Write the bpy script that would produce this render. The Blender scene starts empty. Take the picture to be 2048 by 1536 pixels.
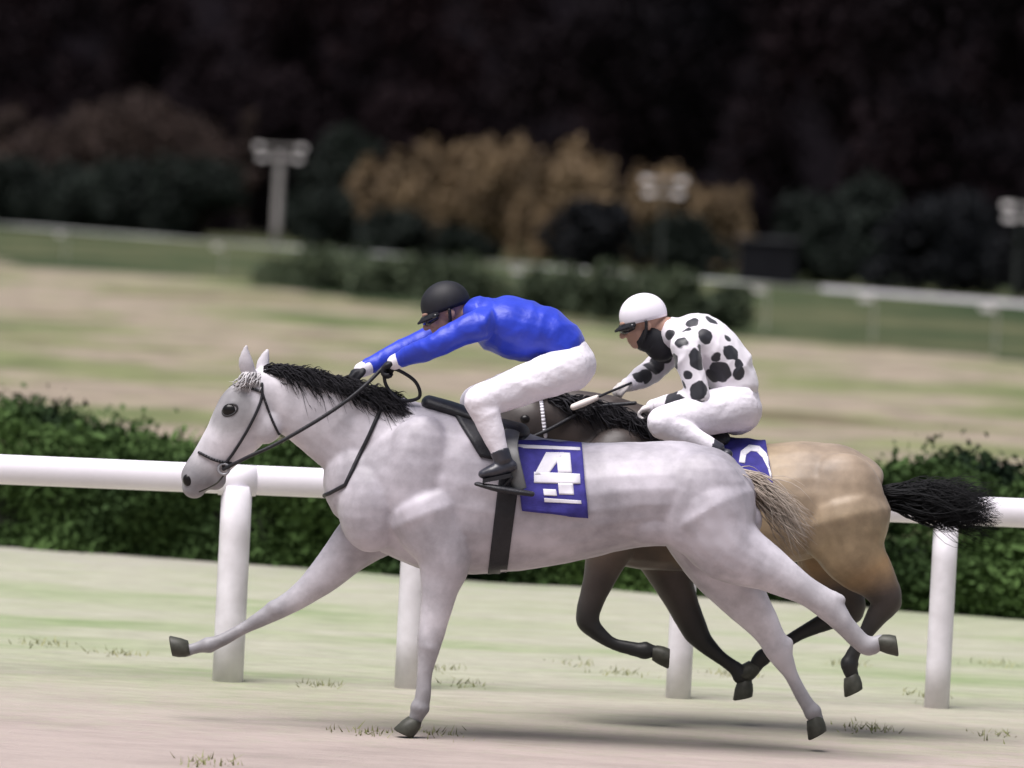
import bpy, bmesh, math, random
import numpy as np
from mathutils import Vector, Matrix, noise
from mathutils.bvhtree import BVHTree
from mathutils.kdtree import KDTree

random.seed(7)
RNG = np.random.default_rng(7)
C = bpy.context.scene.collection
scene = bpy.context.scene

# ------------------------------------------------------------------ camera, world, sun
CAM_H, CAM_D, FPX, PITCH, ROLL = 2.37, 25.0, 11250.0, math.atan(353 / 11250), 0.05
_c, _s = math.cos(ROLL), math.sin(ROLL)
_R = Vector((1, 0, 0)); _F = Vector((0, math.cos(PITCH), -math.sin(PITCH))); _U = Vector((0, math.sin(PITCH), math.cos(PITCH)))
CAM = Vector((0, -CAM_D, CAM_H))
cd = bpy.data.cameras.new('camera'); cam = bpy.data.objects.new('camera', cd); C.objects.link(cam)
cd.sensor_width = 36; cd.lens = FPX * 36 / 2048; cd.clip_end = 5000
cx = _R * _c + _U * _s; cy = _R * -_s + _U * _c; cz = -_F
M = Matrix((cx, cy, cz)).transposed().to_4x4(); M.translation = CAM
cam.matrix_world = M
cd.dof.use_dof = True; cd.dof.focus_distance = 25.2; cd.dof.aperture_fstop = 2.2
scene.camera = cam

SUN_EL, SUN_AZ = math.radians(70), math.radians(-135)     # azimuth: clockwise from +Y
w = bpy.data.worlds.new('World'); scene.world = w; w.use_nodes = True
nt = w.node_tree; nt.nodes.clear()
sky = nt.nodes.new('ShaderNodeTexSky'); sky.sky_type = 'NISHITA'; sky.sun_disc = False
sky.sun_elevation = SUN_EL; sky.sun_rotation = SUN_AZ; sky.air_density = 1.4; sky.dust_density = 4.0
bg = nt.nodes.new('ShaderNodeBackground'); bg.inputs[1].default_value = 0.05
wo = nt.nodes.new('ShaderNodeOutputWorld')
nt.links.new(sky.outputs[0], bg.inputs[0]); nt.links.new(bg.outputs[0], wo.inputs[0])
sd = bpy.data.lights.new('sun', 'SUN'); sun = bpy.data.objects.new('sun', sd); C.objects.link(sun)
sd.energy = 4.2; sd.angle = math.radians(42); sd.color = (1.0, 0.965, 0.975)
sdir = Vector((math.cos(SUN_EL) * math.sin(SUN_AZ), math.cos(SUN_EL) * math.cos(SUN_AZ), math.sin(SUN_EL)))
sun.rotation_euler = sdir.to_track_quat('Z', 'Y').to_euler(); sun.location = (0, 0, 60)
scene.view_settings.view_transform = 'Standard'; scene.view_settings.look = 'None'
scene.view_settings.exposure = 0.46; scene.view_settings.gamma = 1.0

def pt(px, py, Y=0.0):
    """the world point on the vertical plane y = Y measured at a photo position (2048 x 1536)"""
    dx, dy = px - 1024, py - 768
    r = dx * _c + dy * _s; d = -dx * _s + dy * _c
    v = _R * r + _F * FPX - _U * d
    return CAM + v * ((Y + CAM_D) / v.y)
def ppm(Y): return FPX / (Y + CAM_D)
def ground_at(px, py):
    dx, dy = px - 1024, py - 768
    r = dx * _c + dy * _s; d = -dx * _s + dy * _c
    v = _R * r + _F * FPX - _U * d
    return CAM + v * (CAM_H / -v.z)

# ------------------------------------------------------------------ materials
def mat(name, col, rough=0.8, var=0.15, scale=8.0, bump=0.0, bscale=60.0, spec=0.3, col2=None, sheen=0.0, stretch=(1, 1, 1), coat=0.0, detail=6):
    m = bpy.data.materials.new(name); m.use_nodes = True
    n = m.node_tree.nodes; l = m.node_tree.links
    b = n['Principled BSDF']; b.inputs['Roughness'].default_value = rough
    b.inputs['Specular IOR Level'].default_value = spec
    if sheen: b.inputs['Sheen Weight'].default_value = sheen; b.inputs['Sheen Roughness'].default_value = 0.4
    if coat: b.inputs['Coat Weight'].default_value = coat; b.inputs['Coat Roughness'].default_value = 0.15
    tc = n.new('ShaderNodeNewGeometry')
    mp = n.new('ShaderNodeMapping'); mp.inputs['Scale'].default_value = stretch
    l.new(tc.outputs['Position'], mp.inputs['Vector'])
    ns = n.new('ShaderNodeTexNoise'); ns.inputs['Scale'].default_value = scale; ns.inputs['Detail'].default_value = detail
    l.new(mp.outputs[0], ns.inputs['Vector'])
    rp = n.new('ShaderNodeValToRGB')
    c1 = Vector(col); c2 = Vector(col2) if col2 else c1
    rp.color_ramp.elements[0].position = 0.3; rp.color_ramp.elements[1].position = 0.7
    rp.color_ramp.elements[0].color = (*(c1 * (1 - var)), 1)
    rp.color_ramp.elements[1].color = (*(c2 * (1 + var)), 1)
    l.new(ns.outputs[0], rp.inputs[0]); l.new(rp.outputs[0], b.inputs['Base Color'])
    if bump:
        n2 = n.new('ShaderNodeTexNoise'); n2.inputs['Scale'].default_value = bscale; n2.inputs['Detail'].default_value = 5
        l.new(mp.outputs[0], n2.inputs['Vector'])
        bp = n.new('ShaderNodeBump'); bp.inputs['Strength'].default_value = bump; bp.inputs['Distance'].default_value = 0.02
        l.new(n2.outputs[0], bp.inputs['Height']); l.new(bp.outputs[0], b.inputs['Normal'])
    return m

def ramp_node(n, stops, interp='LINEAR'):
    r = n.new('ShaderNodeValToRGB'); e = r.color_ramp.elements
    r.color_ramp.interpolation = interp
    while len(e) < len(stops): e.new(0.5)
    for k, (p, c) in enumerate(stops): e[k].position = p; e[k].color = (*c, 1)
    return r

def coat_mat(name, stops, dapple, dapple_scale, rough=0.5):
    """hair coat: the 'tone' attribute (points of the coat, such as dark lower legs) drives a ramp; dapples multiply it"""
    m = bpy.data.materials.new(name); m.use_nodes = True
    n = m.node_tree.nodes; l = m.node_tree.links; b = n['Principled BSDF']
    b.inputs['Roughness'].default_value = rough; b.inputs['Specular IOR Level'].default_value = 0.4
    b.inputs['Sheen Weight'].default_value = 0.05
    at = n.new('ShaderNodeAttribute'); at.attribute_name = 'tone'
    r = ramp_node(n, stops); l.new(at.outputs['Fac'], r.inputs[0])
    g = n.new('ShaderNodeNewGeometry')
    ns = n.new('ShaderNodeTexNoise'); ns.inputs['Scale'].default_value = dapple_scale; ns.inputs['Detail'].default_value = 9; ns.inputs['Roughness'].default_value = .62
    l.new(g.outputs['Position'], ns.inputs['Vector'])
    d = ramp_node(n, [(0.36, (1 - dapple,) * 3), (0.62, (1 + dapple * 0.3,) * 3)]); l.new(ns.outputs[0], d.inputs[0])
    mx = n.new('ShaderNodeMix'); mx.data_type = 'RGBA'; mx.blend_type = 'MULTIPLY'; mx.inputs[0].default_value = 1
    l.new(r.outputs[0], mx.inputs[6]); l.new(d.outputs[0], mx.inputs[7])
    l.new(mx.outputs[2], b.inputs['Base Color'])
    vo = n.new('ShaderNodeTexVoronoi'); vo.inputs['Scale'].default_value = 15; vo.feature = 'SMOOTH_F1'; l.new(g.outputs['Position'], vo.inputs['Vector'])
    vr = ramp_node(n, [(0.15, (1.0 + dapple * .3,) * 3), (0.6, (1.0 - dapple * .45,) * 3)]); l.new(vo.outputs['Distance'], vr.inputs[0])
    mx2 = n.new('ShaderNodeMix'); mx2.data_type = 'RGBA'; mx2.blend_type = 'MULTIPLY'; mx2.inputs[0].default_value = .35
    l.new(mx.outputs[2], mx2.inputs[6]); l.new(vr.outputs[0], mx2.inputs[7]); l.new(mx2.outputs[2], b.inputs['Base Color'])
    mp = n.new('ShaderNodeMapping'); mp.inputs['Scale'].default_value = (60, 200, 200); l.new(g.outputs['Position'], mp.inputs[0])
    n2 = n.new('ShaderNodeTexNoise'); n2.inputs['Scale'].default_value = 1.5; l.new(mp.outputs[0], n2.inputs['Vector'])
    bp = n.new('ShaderNodeBump'); bp.inputs['Strength'].default_value = 0.05; bp.inputs['Distance'].default_value = 0.006
    l.new(n2.outputs[0], bp.inputs['Height']); l.new(bp.outputs[0], b.inputs['Normal'])
    return m

MT = dict(
    grey_coat=coat_mat('grey_coat', [(0.0, (0.325, 0.295, 0.34)), (0.3, (0.68, 0.645, 0.69)), (0.6, (0.36, 0.345, 0.36)), (1.0, (0.10, 0.10, 0.115))], 0.36, 3.6),
    bay_coat=coat_mat('bay_coat', [(0.0, (0.28, 0.215, 0.16)), (0.16, (0.40, 0.30, 0.185)), (0.35, (0.29, 0.185, 0.095)), (0.65, (0.060, 0.045, 0.040)), (1.0, (0.016, 0.016, 0.016))], 0.35, 4.0),
    hoof=mat('hoof_horn', (0.05, 0.05, 0.04), 0.5, 0.3, 30),
    mane_dark=mat('dark_mane_hair', (0.016, 0.015, 0.018), 0.75, 0.4, 30, spec=0.15),
    lid=mat('grey_eyelid', (0.035, 0.033, 0.036), 0.5, 0.2, 30),
    forelock=mat('pale_grey_forelock', (0.5, 0.48, 0.49), 0.6, 0.3, 30),
    tail_dark=mat('black_tail_hair', (0.010, 0.010, 0.011), 0.75, 0.4, 30, spec=0.15),
    tail_tan=mat('sandy_tail_hair', (0.37, 0.31, 0.26), 0.6, 0.25, 30, spec=0.4),
    eye=mat('eye', (0.008, 0.007, 0.007), 0.28, 0.1, 5, spec=0.25),
    leather=mat('black_leather', (0.018, 0.018, 0.022), 0.45, 0.2, 40, 0.15, 120),
    steel=mat('stirrup_steel', (0.25, 0.25, 0.27), 0.3, 0.1, 20, spec=0.8),
    cloth_blue=mat('navy_number_cloth', (0.040, 0.035, 0.22), 0.8, 0.2, 25, 0.2, 200),
    cloth_trim=mat('white_number_print', (0.72, 0.70, 0.76), 0.8, 0.06, 25),
    jersey_blue=mat('royal_blue_silk', (0.020, 0.045, 0.48), 0.45, 0.15, 7, 0.1, 60, spec=0.4, sheen=0.15),
    breeches=mat('white_breeches', (0.74, 0.70, 0.76), 0.7, 0.05, 12, 0.25, 30, spec=0.3),
    skin=mat('skin', (0.42, 0.25, 0.19), 0.55, 0.1, 14),
    helmet_black=mat('black_helmet_cover', (0.014, 0.014, 0.018), 0.6, 0.2, 20),
    helmet_white=mat('white_helmet_cover', (0.78, 0.74, 0.80), 0.45, 0.03, 10),
    goggles=mat('goggles', (0.012, 0.012, 0.014), 0.12, 0.1, 5, spec=0.6),
    glove=mat('white_glove', (0.62, 0.58, 0.57), 0.7, 0.1, 30),
    boot=mat('black_boot', (0.030, 0.030, 0.040), 0.35, 0.2, 20, spec=0.5),
    boot_grey=mat('grey_boot_top', (0.16, 0.16, 0.16), 0.5, 0.2, 20),
    rail=mat('white_rail_plastic', (0.86, 0.82, 0.88), 0.45, 0.05, 3, 0.04, 12, spec=0.4),
    post=mat('white_post_plastic', (0.66, 0.63, 0.66), 0.5, 0.04, 7, 0.05, 20, col2=(0.82, 0.79, 0.84), detail=9),
    far_rail=mat('far_rail_paint', (0.22, 0.24, 0.22), 0.7, 0.7, 0.13, col2=(0.55, 0.55, 0.55)),
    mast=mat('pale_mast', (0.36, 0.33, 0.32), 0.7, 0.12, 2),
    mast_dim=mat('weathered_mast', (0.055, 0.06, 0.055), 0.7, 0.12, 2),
    lamp_case=mat('pale_lamp_case', (0.62, 0.58, 0.57), 0.4, 0.05, 2),
    stake=mat('weathered_stake', (0.36, 0.36, 0.29), 0.9, 0.2, 12, 0.3, 50),
    bark=mat('dark_bark', (0.05, 0.038, 0.03), 0.9, 0.3, 5, 0.4, 20),
    hut_wall=mat('dark_hut_boards', (0.004, 0.004, 0.007), 0.9, 0.2, 4),
    hut_trim=mat('pale_hut_trim', (0.08, 0.08, 0.09), 0.8, 0.2, 2),
    whip=mat('pale_whip', (0.72, 0.64, 0.60), 0.5, 0.05, 20),
)
def leaf_mat(name, a, b, trans=0.15):
    m = mat(name, a, 0.75, 0.35, 0.55, col2=b, spec=0.2, detail=4)
    return m
MT.update(
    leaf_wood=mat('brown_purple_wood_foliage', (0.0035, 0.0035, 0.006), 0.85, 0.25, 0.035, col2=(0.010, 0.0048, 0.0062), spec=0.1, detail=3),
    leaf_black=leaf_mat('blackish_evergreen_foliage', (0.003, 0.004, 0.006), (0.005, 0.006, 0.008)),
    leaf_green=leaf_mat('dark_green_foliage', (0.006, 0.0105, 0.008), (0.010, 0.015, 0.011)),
    leaf_gold=leaf_mat('golden_foliage', (0.135, 0.093, 0.055), (0.185, 0.13, 0.075)),
    leaf_brown=leaf_mat('red_brown_foliage', (0.034, 0.022, 0.019), (0.046, 0.030, 0.025)),
    leaf_pale=leaf_mat('pale_green_foliage', (0.034, 0.050, 0.028), (0.060, 0.076, 0.042)),
    leaf_hedge=mat('hedge_foliage', (0.007, 0.018, 0.008), 0.85, 0.3, 0.8, col2=(0.085, 0.145, 0.042), spec=0.12),
    hedge_core=mat('hedge_inner_twigs', (0.018, 0.022, 0.012), 0.9, 0.3, 6),
    blade=mat('grass_blades', (0.20, 0.23, 0.10), 0.9, 0.2, 0.8, col2=(0.28, 0.27, 0.14), spec=.05),
)

# ------------------------------------------------------------------ mesh helpers
class MB:
    def __init__(s): s.v = []; s.f = []; s.n = 0
    def add(s, v, f):
        s.v.append(np.asarray(v, float)); s.f += [tuple(i + s.n for i in q) for q in f]; s.n += len(v)
    def mesh(s, name):
        me = bpy.data.meshes.new(name); me.from_pydata(np.concatenate(s.v).tolist(), [], s.f); me.update(); return me

def link(name, me, m=None, parent=None, smooth=True):
    o = bpy.data.objects.new(name, me); C.objects.link(o)
    if m: me.materials.append(m)
    if smooth and len(me.polygons): me.polygons.foreach_set('use_smooth', [True] * len(me.polygons))
    if parent: o.parent = parent
    return o
def tag(o, label=None, cat=None, group=None, kind=None):
    for k, v in (('label', label), ('category', cat), ('group', group), ('kind', kind)):
        if v: o[k] = v
    return o
def empty(name, loc=(0, 0, 0)):
    o = bpy.data.objects.new(name, None); C.objects.link(o); o.location = loc; o.empty_display_size = 0.2
    return o
def child(name, mb, m, parent, smooth=True):
    """links a mesh built in world coordinates under a parent that stands somewhere"""
    o = link(name, mb.mesh(name) if isinstance(mb, MB) else mb, m, None, smooth)
    o.parent = parent; o.matrix_parent_inverse = Matrix.Translation(-world_loc(parent))
    return o
def world_loc(o):
    v = Vector(o.location)
    if o.parent: v = v + world_loc(o.parent) + o.matrix_parent_inverse.translation
    return v

def catmull(P, k):
    P = np.asarray(P, float)
    if len(P) < 3 or k < 2: return P
    Q = np.vstack([2 * P[0] - P[1], P, 2 * P[-1] - P[-2]]); out = []
    for i in range(1, len(Q) - 2):
        a, b, c, d = Q[i - 1:i + 3]
        for t in np.arange(k) / k:
            out.append(0.5 * (2 * b + (c - a) * t + (2 * a - 5 * b + 4 * c - d) * t * t + (3 * b - a - 3 * c + d) * t ** 3))
    out.append(P[-1]); return np.array(out)

def tube(mb, pts, rn, rb=None, seg=20, k=4, ref=(0, 1, 0), round_ends=True):
    """smooth tube through points; rn radius in the plane of bending, rb radius along ref"""
    pts = np.array([tuple(p) for p in pts], float); n = len(pts)
    rn = np.full(n, rn) if np.isscalar(rn) else np.array(rn, float)
    rb = rn if rb is None else (np.full(n, rb) if np.isscalar(rb) else np.array(rb, float))
    A = catmull(np.column_stack([pts, rn, rb]), k); P, a, b = A[:, :3], np.abs(A[:, 3]), np.abs(A[:, 4])
    T = np.gradient(P, axis=0); T /= np.linalg.norm(T, axis=1)[:, None] + 1e-12
    if round_ends:
        e = []; 
        for th in (80, 60, 40, 20):
            t = math.radians(th); e.append((math.cos(t), math.sin(t)))
        pre = [(P[0] - T[0] * min(a[0], b[0]) * s_, a[0] * c_, b[0] * c_, T[0]) for c_, s_ in e]
        post = [(P[-1] + T[-1] * min(a[-1], b[-1]) * s_, a[-1] * c_, b[-1] * c_, T[-1]) for c_, s_ in reversed(e)]
    else: pre = post = []
    rows = pre + list(zip(P, a, b, T)) + post
    th = np.linspace(0, 2 * math.pi, seg, endpoint=False); V = []
    R = np.array(ref, float)
    for p, ra, rb_, t in rows:
        B = R - t * (R @ t); nb = np.linalg.norm(B)
        B = B / nb if nb > 1e-4 else np.array((1., 0, 0))
        N = np.cross(t, B)
        V.append(p + np.outer(np.cos(th) * ra, N) + np.outer(np.sin(th) * rb_, B))
    m = len(rows); V = np.concatenate(V); F = []
    for i in range(m - 1):
        for j in range(seg):
            F.append((i * seg + j, i * seg + (j + 1) % seg, (i + 1) * seg + (j + 1) % seg, (i + 1) * seg + j))
    F.append(tuple(reversed(range(seg)))); F.append(tuple((m - 1) * seg + j for j in range(seg)))
    mb.add(V, F)

def ball(mb, c, r, axes=None, seg=20, rings=12):
    """ellipsoid; axes: three unit vectors"""
    A = np.array([tuple(x) for x in axes], float) if axes is not None else np.eye(3)
    V = [(0, 0, 1)]
    for i in range(1, rings):
        t = math.pi * i / rings
        V += [(math.sin(t) * math.cos(2 * math.pi * j / seg), math.sin(t) * math.sin(2 * math.pi * j / seg), math.cos(t)) for j in range(seg)]
    V.append((0, 0, -1)); V = np.array(V) * np.array(r); V = V @ A + np.array(tuple(c))
    F = [(0, 1 + j, 1 + (j + 1) % seg) for j in range(seg)]
    for i in range(rings - 2):
        for j in range(seg):
            a = 1 + i * seg; F.append((a + j, a + seg + j, a + seg + (j + 1) % seg, a + (j + 1) % seg))
    e = len(V) - 1; a = 1 + (rings - 2) * seg
    F += [(e, a + (j + 1) % seg, a + j) for j in range(seg)]
    mb.add(V, F)

def box(mb, lo, hi):
    x0, y0, z0 = lo; x1, y1, z1 = hi
    mb.add([(x0, y0, z0), (x1, y0, z0), (x1, y1, z0), (x0, y1, z0), (x0, y0, z1), (x1, y0, z1), (x1, y1, z1), (x0, y1, z1)],
           [(3, 2, 1, 0), (4, 5, 6, 7), (0, 1, 5, 4), (1, 2, 6, 5), (2, 3, 7, 6), (3, 0, 4, 7)])

def obox(mb, a, b, wv, hv):
    """bar from a to b with half-width vector wv and half-height vector hv"""
    a, b, wv, hv = map(Vector, (a, b, wv, hv))
    V = [p + s1 * wv + s2 * hv for p in (a, b) for s1, s2 in ((-1, -1), (1, -1), (1, 1), (-1, 1))]
    mb.add([tuple(v) for v in V], [(3, 2, 1, 0), (4, 5, 6, 7), (0, 1, 5, 4), (1, 2, 6, 5), (2, 3, 7, 6), (3, 0, 4, 7)])

def remesh(mb, voxel, smooth=6, name='skin'):
    """one continuous surface from overlapping tubes"""
    me = mb.mesh(name); o = bpy.data.objects.new(name, me); C.objects.link(o)
    r = o.modifiers.new('r', 'REMESH'); r.mode = 'VOXEL'; r.voxel_size = voxel
    s_ = o.modifiers.new('s', 'SMOOTH'); s_.iterations = smooth; s_.factor = 0.5
    dg = bpy.context.evaluated_depsgraph_get()
    out = bpy.data.meshes.new_from_object(o.evaluated_get(dg)); out.name = name
    bpy.data.objects.remove(o); bpy.data.meshes.remove(me)
    return out

def ruffle(me, amp, freq, seed=0.0, ridge=False):
    me.update(); N = [v.normal.copy() for v in me.vertices]
    for v, n_ in zip(me.vertices, N):
        p = Vector([a * b for a, b in zip(v.co, freq if not isinstance(freq, (int, float)) else (freq,) * 3)]) + Vector((seed, seed * 2, 0))
        v.co += n_ * amp * ((noise.noise(p) + 0.5 * noise.noise(p * 2.3)) if not ridge else 0.5 - 2.2 * abs(noise.noise(p + Vector((noise.noise(p * .7), 0, noise.noise(p * .9))))))
    me.update()

def set_tone(me, samples):
    kd = KDTree(len(samples))
    for i, (p, _) in enumerate(samples): kd.insert(p, i)
    kd.balance(); T = []
    for v in me.vertices:
        hits = kd.find_n(v.co, 14); ws = [1 / (h[2] ** 2 + 6e-4) for h in hits]
        T.append(sum(w_ * samples[h[1]][1] for w_, h in zip(ws, hits)) / sum(ws))
    a = me.attributes.new('tone', 'FLOAT', 'POINT'); a.data.foreach_set('value', T)

def bvh_of(me): return BVHTree.FromPolygons([v.co for v in me.vertices], [tuple(p.vertices) for p in me.polygons])

def on_skin(bvh, px, py, Yplane, off):
    """the point of the near side of a body found at a photo position, lifted by off"""
    p = pt(px, py, Yplane); d = (p - CAM).normalized()
    h = bvh.ray_cast(p - d * 2.0, d)
    if h[0] is None:
        h = bvh.find_nearest(p)
    n_ = h[1]
    if n_.dot(d) > 0: n_ = -n_
    return h[0] + n_ * off, n_

def drape_quad(bvh, corners, Yp, off, nu=16, nv=16, thick=0.008):
    """sheet of cloth laid on the near side; corners tl, tr, br, bl in photo positions"""
    (tl, tr, br, bl) = [np.array(c_, float) for c_ in corners]; top = []; nor = []
    for j in range(nv + 1):
        for i in range(nu + 1):
            u, v = i / nu, j / nv
            q = (tl * (1 - u) + tr * u) * (1 - v) + (bl * (1 - u) + br * u) * v
            p, n_ = on_skin(bvh, q[0], q[1], Yp, off); p = p + n_ * (max(0, off - .006) * 0.5 * noise.noise(Vector((q[0] * .03, q[1] * .045, 1)))); top.append(p); nor.append(n_)
    return _sheet(top, nor, nu, nv, thick)
def _sheet(top, nor, nu, nv, thick):
    mb = MB(); N = len(top)
    V = [tuple(p) for p in top] + [tuple(p - n_ * thick) for p, n_ in zip(top, nor)]
    F = []; W = nu + 1
    for j in range(nv):
        for i in range(nu):
            a = j * W + i; F.append((a, a + 1, a + W + 1, a + W)); F.append((N + a + W, N + a + W + 1, N + a + 1, N + a))
    edge = [i for i in range(W)] + [j * W + nu for j in range(1, nv + 1)] + [nv * W + i for i in range(nu - 1, -1, -1)] + [j * W for j in range(nv - 1, 0, -1)]
    for a, b in zip(edge, edge[1:] + edge[:1]): F.append((b, a, N + a, N + b))
    mb.add(V, F); return mb
def drape_line(mb, bvh, pxs, Yp, off, r, n=24):
    P = catmull(np.array(pxs, float), 6); P = P[np.linspace(0, len(P) - 1, n).astype(int)]
    tube(mb, [on_skin(bvh, x, y, Yp, off)[0] for x, y in P], r, seg=8, k=2)
def drape_poly(bvh, polys, Yp, off, cell=6.0, thick=0.004):
    """flat print (strokes given as quads in photo positions) laid on a cloth"""
    mb = MB()
    for q in polys:
        s_ = drape_quad(bvh, q, Yp, off, 6, 6, thick); mb.add(np.concatenate(s_.v), s_.f)
    return mb

def strands(mb, roots, dirs, length, width, rng, droop=0.1, wave=0.02, nseg=7):
    """hair: tapered, gently waving locks with a triangular section"""
    for p, d in zip(roots, dirs):
        p = Vector(p); d = Vector(d).normalized(); L = length * rng.uniform(0.55, 1.15); wd = width * rng.uniform(0.6, 1.3)
        side = d.cross(Vector((0, 0, 1))); side = side.normalized() if side.length > 1e-3 else Vector((0, 1, 0))
        up = side.cross(d); ph = rng.uniform(0, 6.28); wv = wave * rng.uniform(0.4, 1.5); V = []
        for i in range(nseg + 1):
            t = i / nseg; r = wd * (1 - t ** 1.6) + 0.0006
            c_ = p + d * L * t + up * (wv * math.sin(ph + 5 * t) * t) + side * (wv * math.cos(ph * 1.7 + 4 * t) * t) + Vector((0, 0, -droop * L * t * t))
            V += [tuple(c_ + up * r), tuple(c_ - up * r * 0.5 + side * r), tuple(c_ - up * r * 0.5 - side * r)]
        F = []
        for i in range(nseg):
            for j in range(3): F.append((i * 3 + j, i * 3 + (j + 1) % 3, i * 3 + 3 + (j + 1) % 3, i * 3 + 3 + j))
        F.append((2, 1, 0)); e = nseg * 3; F.append((e, e + 1, e + 2)); mb.add(V, F)

# ------------------------------------------------------------------ the setting: ground sheets
def wavy_sheet(name, xs, near_fn, far_fn, z, m, amp, kind='structure', amp2=None):
    mb = MB(); V = []; F = []; amp2 = amp if amp2 is None else amp2
    for i, x in enumerate(xs):
        a = near_fn(x) + amp * (noise.noise(Vector((x * 0.9, 3.1, z * 900))) + 0.5 * noise.noise(Vector((x * 3.1, 1.1, z * 700))))
        b = far_fn(x) + amp2 * (noise.noise(Vector((x * 0.9, 9.1, z * 900))) + 0.5 * noise.noise(Vector((x * 3.1, 7.1, z * 700))))
        V += [(x, a, z), (x, b, z)]
    for i in range(len(xs) - 1): F.append((2 * i, 2 * i + 2, 2 * i + 3, 2 * i + 1))
    mb.add(V, F); o = link(name, mb.mesh(name), m, smooth=False); tag(o, kind=kind); return o

def ground_mat(name, stops, scale, stretch, bump, bscale, fine=0.25, rough=0.95):
    m = bpy.data.materials.new(name); m.use_nodes = True
    n = m.node_tree.nodes; l = m.node_tree.links; b = n['Principled BSDF']
    b.inputs['Roughness'].default_value = rough; b.inputs['Specular IOR Level'].default_value = 0.1
    g = n.new('ShaderNodeNewGeometry'); mp = n.new('ShaderNodeMapping'); mp.inputs['Scale'].default_value = stretch
    l.new(g.outputs['Position'], mp.inputs[0])
    a = n.new('ShaderNodeTexNoise'); a.inputs['Scale'].default_value = scale; a.inputs['Detail'].default_value = 5; a.inputs['Roughness'].default_value = 0.6
    l.new(mp.outputs[0], a.inputs['Vector'])
    r = ramp_node(n, stops); l.new(a.outputs[0], r.inputs[0])
    f = n.new('ShaderNodeTexNoise'); f.inputs['Scale'].default_value = bscale; f.inputs['Detail'].default_value = 8; f.inputs['Roughness'].default_value = 0.7
    l.new(mp.outputs[0], f.inputs['Vector'])
    fr = ramp_node(n, [(0.3, (1 - fine,) * 3), (0.7, (1 + fine * 0.6,) * 3)]); l.new(f.outputs[0], fr.inputs[0])
    mx = n.new('ShaderNodeMix'); mx.data_type = 'RGBA'; mx.blend_type = 'MULTIPLY'; mx.inputs[0].default_value = 1
    l.new(r.outputs[0], mx.inputs[6]); l.new(fr.outputs[0], mx.inputs[7]); l.new(mx.outputs[2], b.inputs['Base Color'])
    bp = n.new('ShaderNodeBump'); bp.inputs['Strength'].default_value = bump; bp.inputs['Distance'].default_value = 0.03
    l.new(f.outputs[0], bp.inputs['Height']); l.new(bp.outputs[0], b.inputs['Normal'])
    return m

field_m = ground_mat('dry_field_grass', [(0.36, (0.0855, 0.1125, 0.0450)), (0.44, (0.1800, 0.1890, 0.0945)), (0.49, (0.2700, 0.2250, 0.1755)), (0.53, (0.2565, 0.2115, 0.1620)), (0.57, (0.1800, 0.1935, 0.0945)), (0.61, (0.1260, 0.0972, 0.0675)), (0.68, (0.2205, 0.2115, 0.1170))], 0.22, (0.42, 0.30, 1), 0.5, 2.5, 0.45)
turf_m = ground_mat('pale_turf', [(0.36, (0.2203, 0.2818, 0.1383)), (0.45, (0.3228, 0.3433, 0.2306)), (0.54, (0.3792, 0.3689, 0.2921)), (0.64, (0.2972, 0.3331, 0.2101))], 0.55, (0.32, 0.75, 1), 1.0, 12.0, 0.2)
rough_m = ground_mat('rough_green_grass', [(0.3, (0.035, 0.065, 0.02)), (0.5, (0.075, 0.105, 0.04)), (0.7, (0.17, 0.175, 0.08))], 0.5, (0.5, 1, 1), 0.8, 9.0, 0.4)
verge_m = ground_mat('green_verge', [(0.36, (0.022, 0.038, 0.016)), (0.48, (0.050, 0.064, 0.030)), (0.6, (0.095, 0.095, 0.050)), (0.7, (0.04, 0.055, 0.028))], 0.16, (0.6, 0.3, 1), 0.5, 2.0, 0.4)
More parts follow.
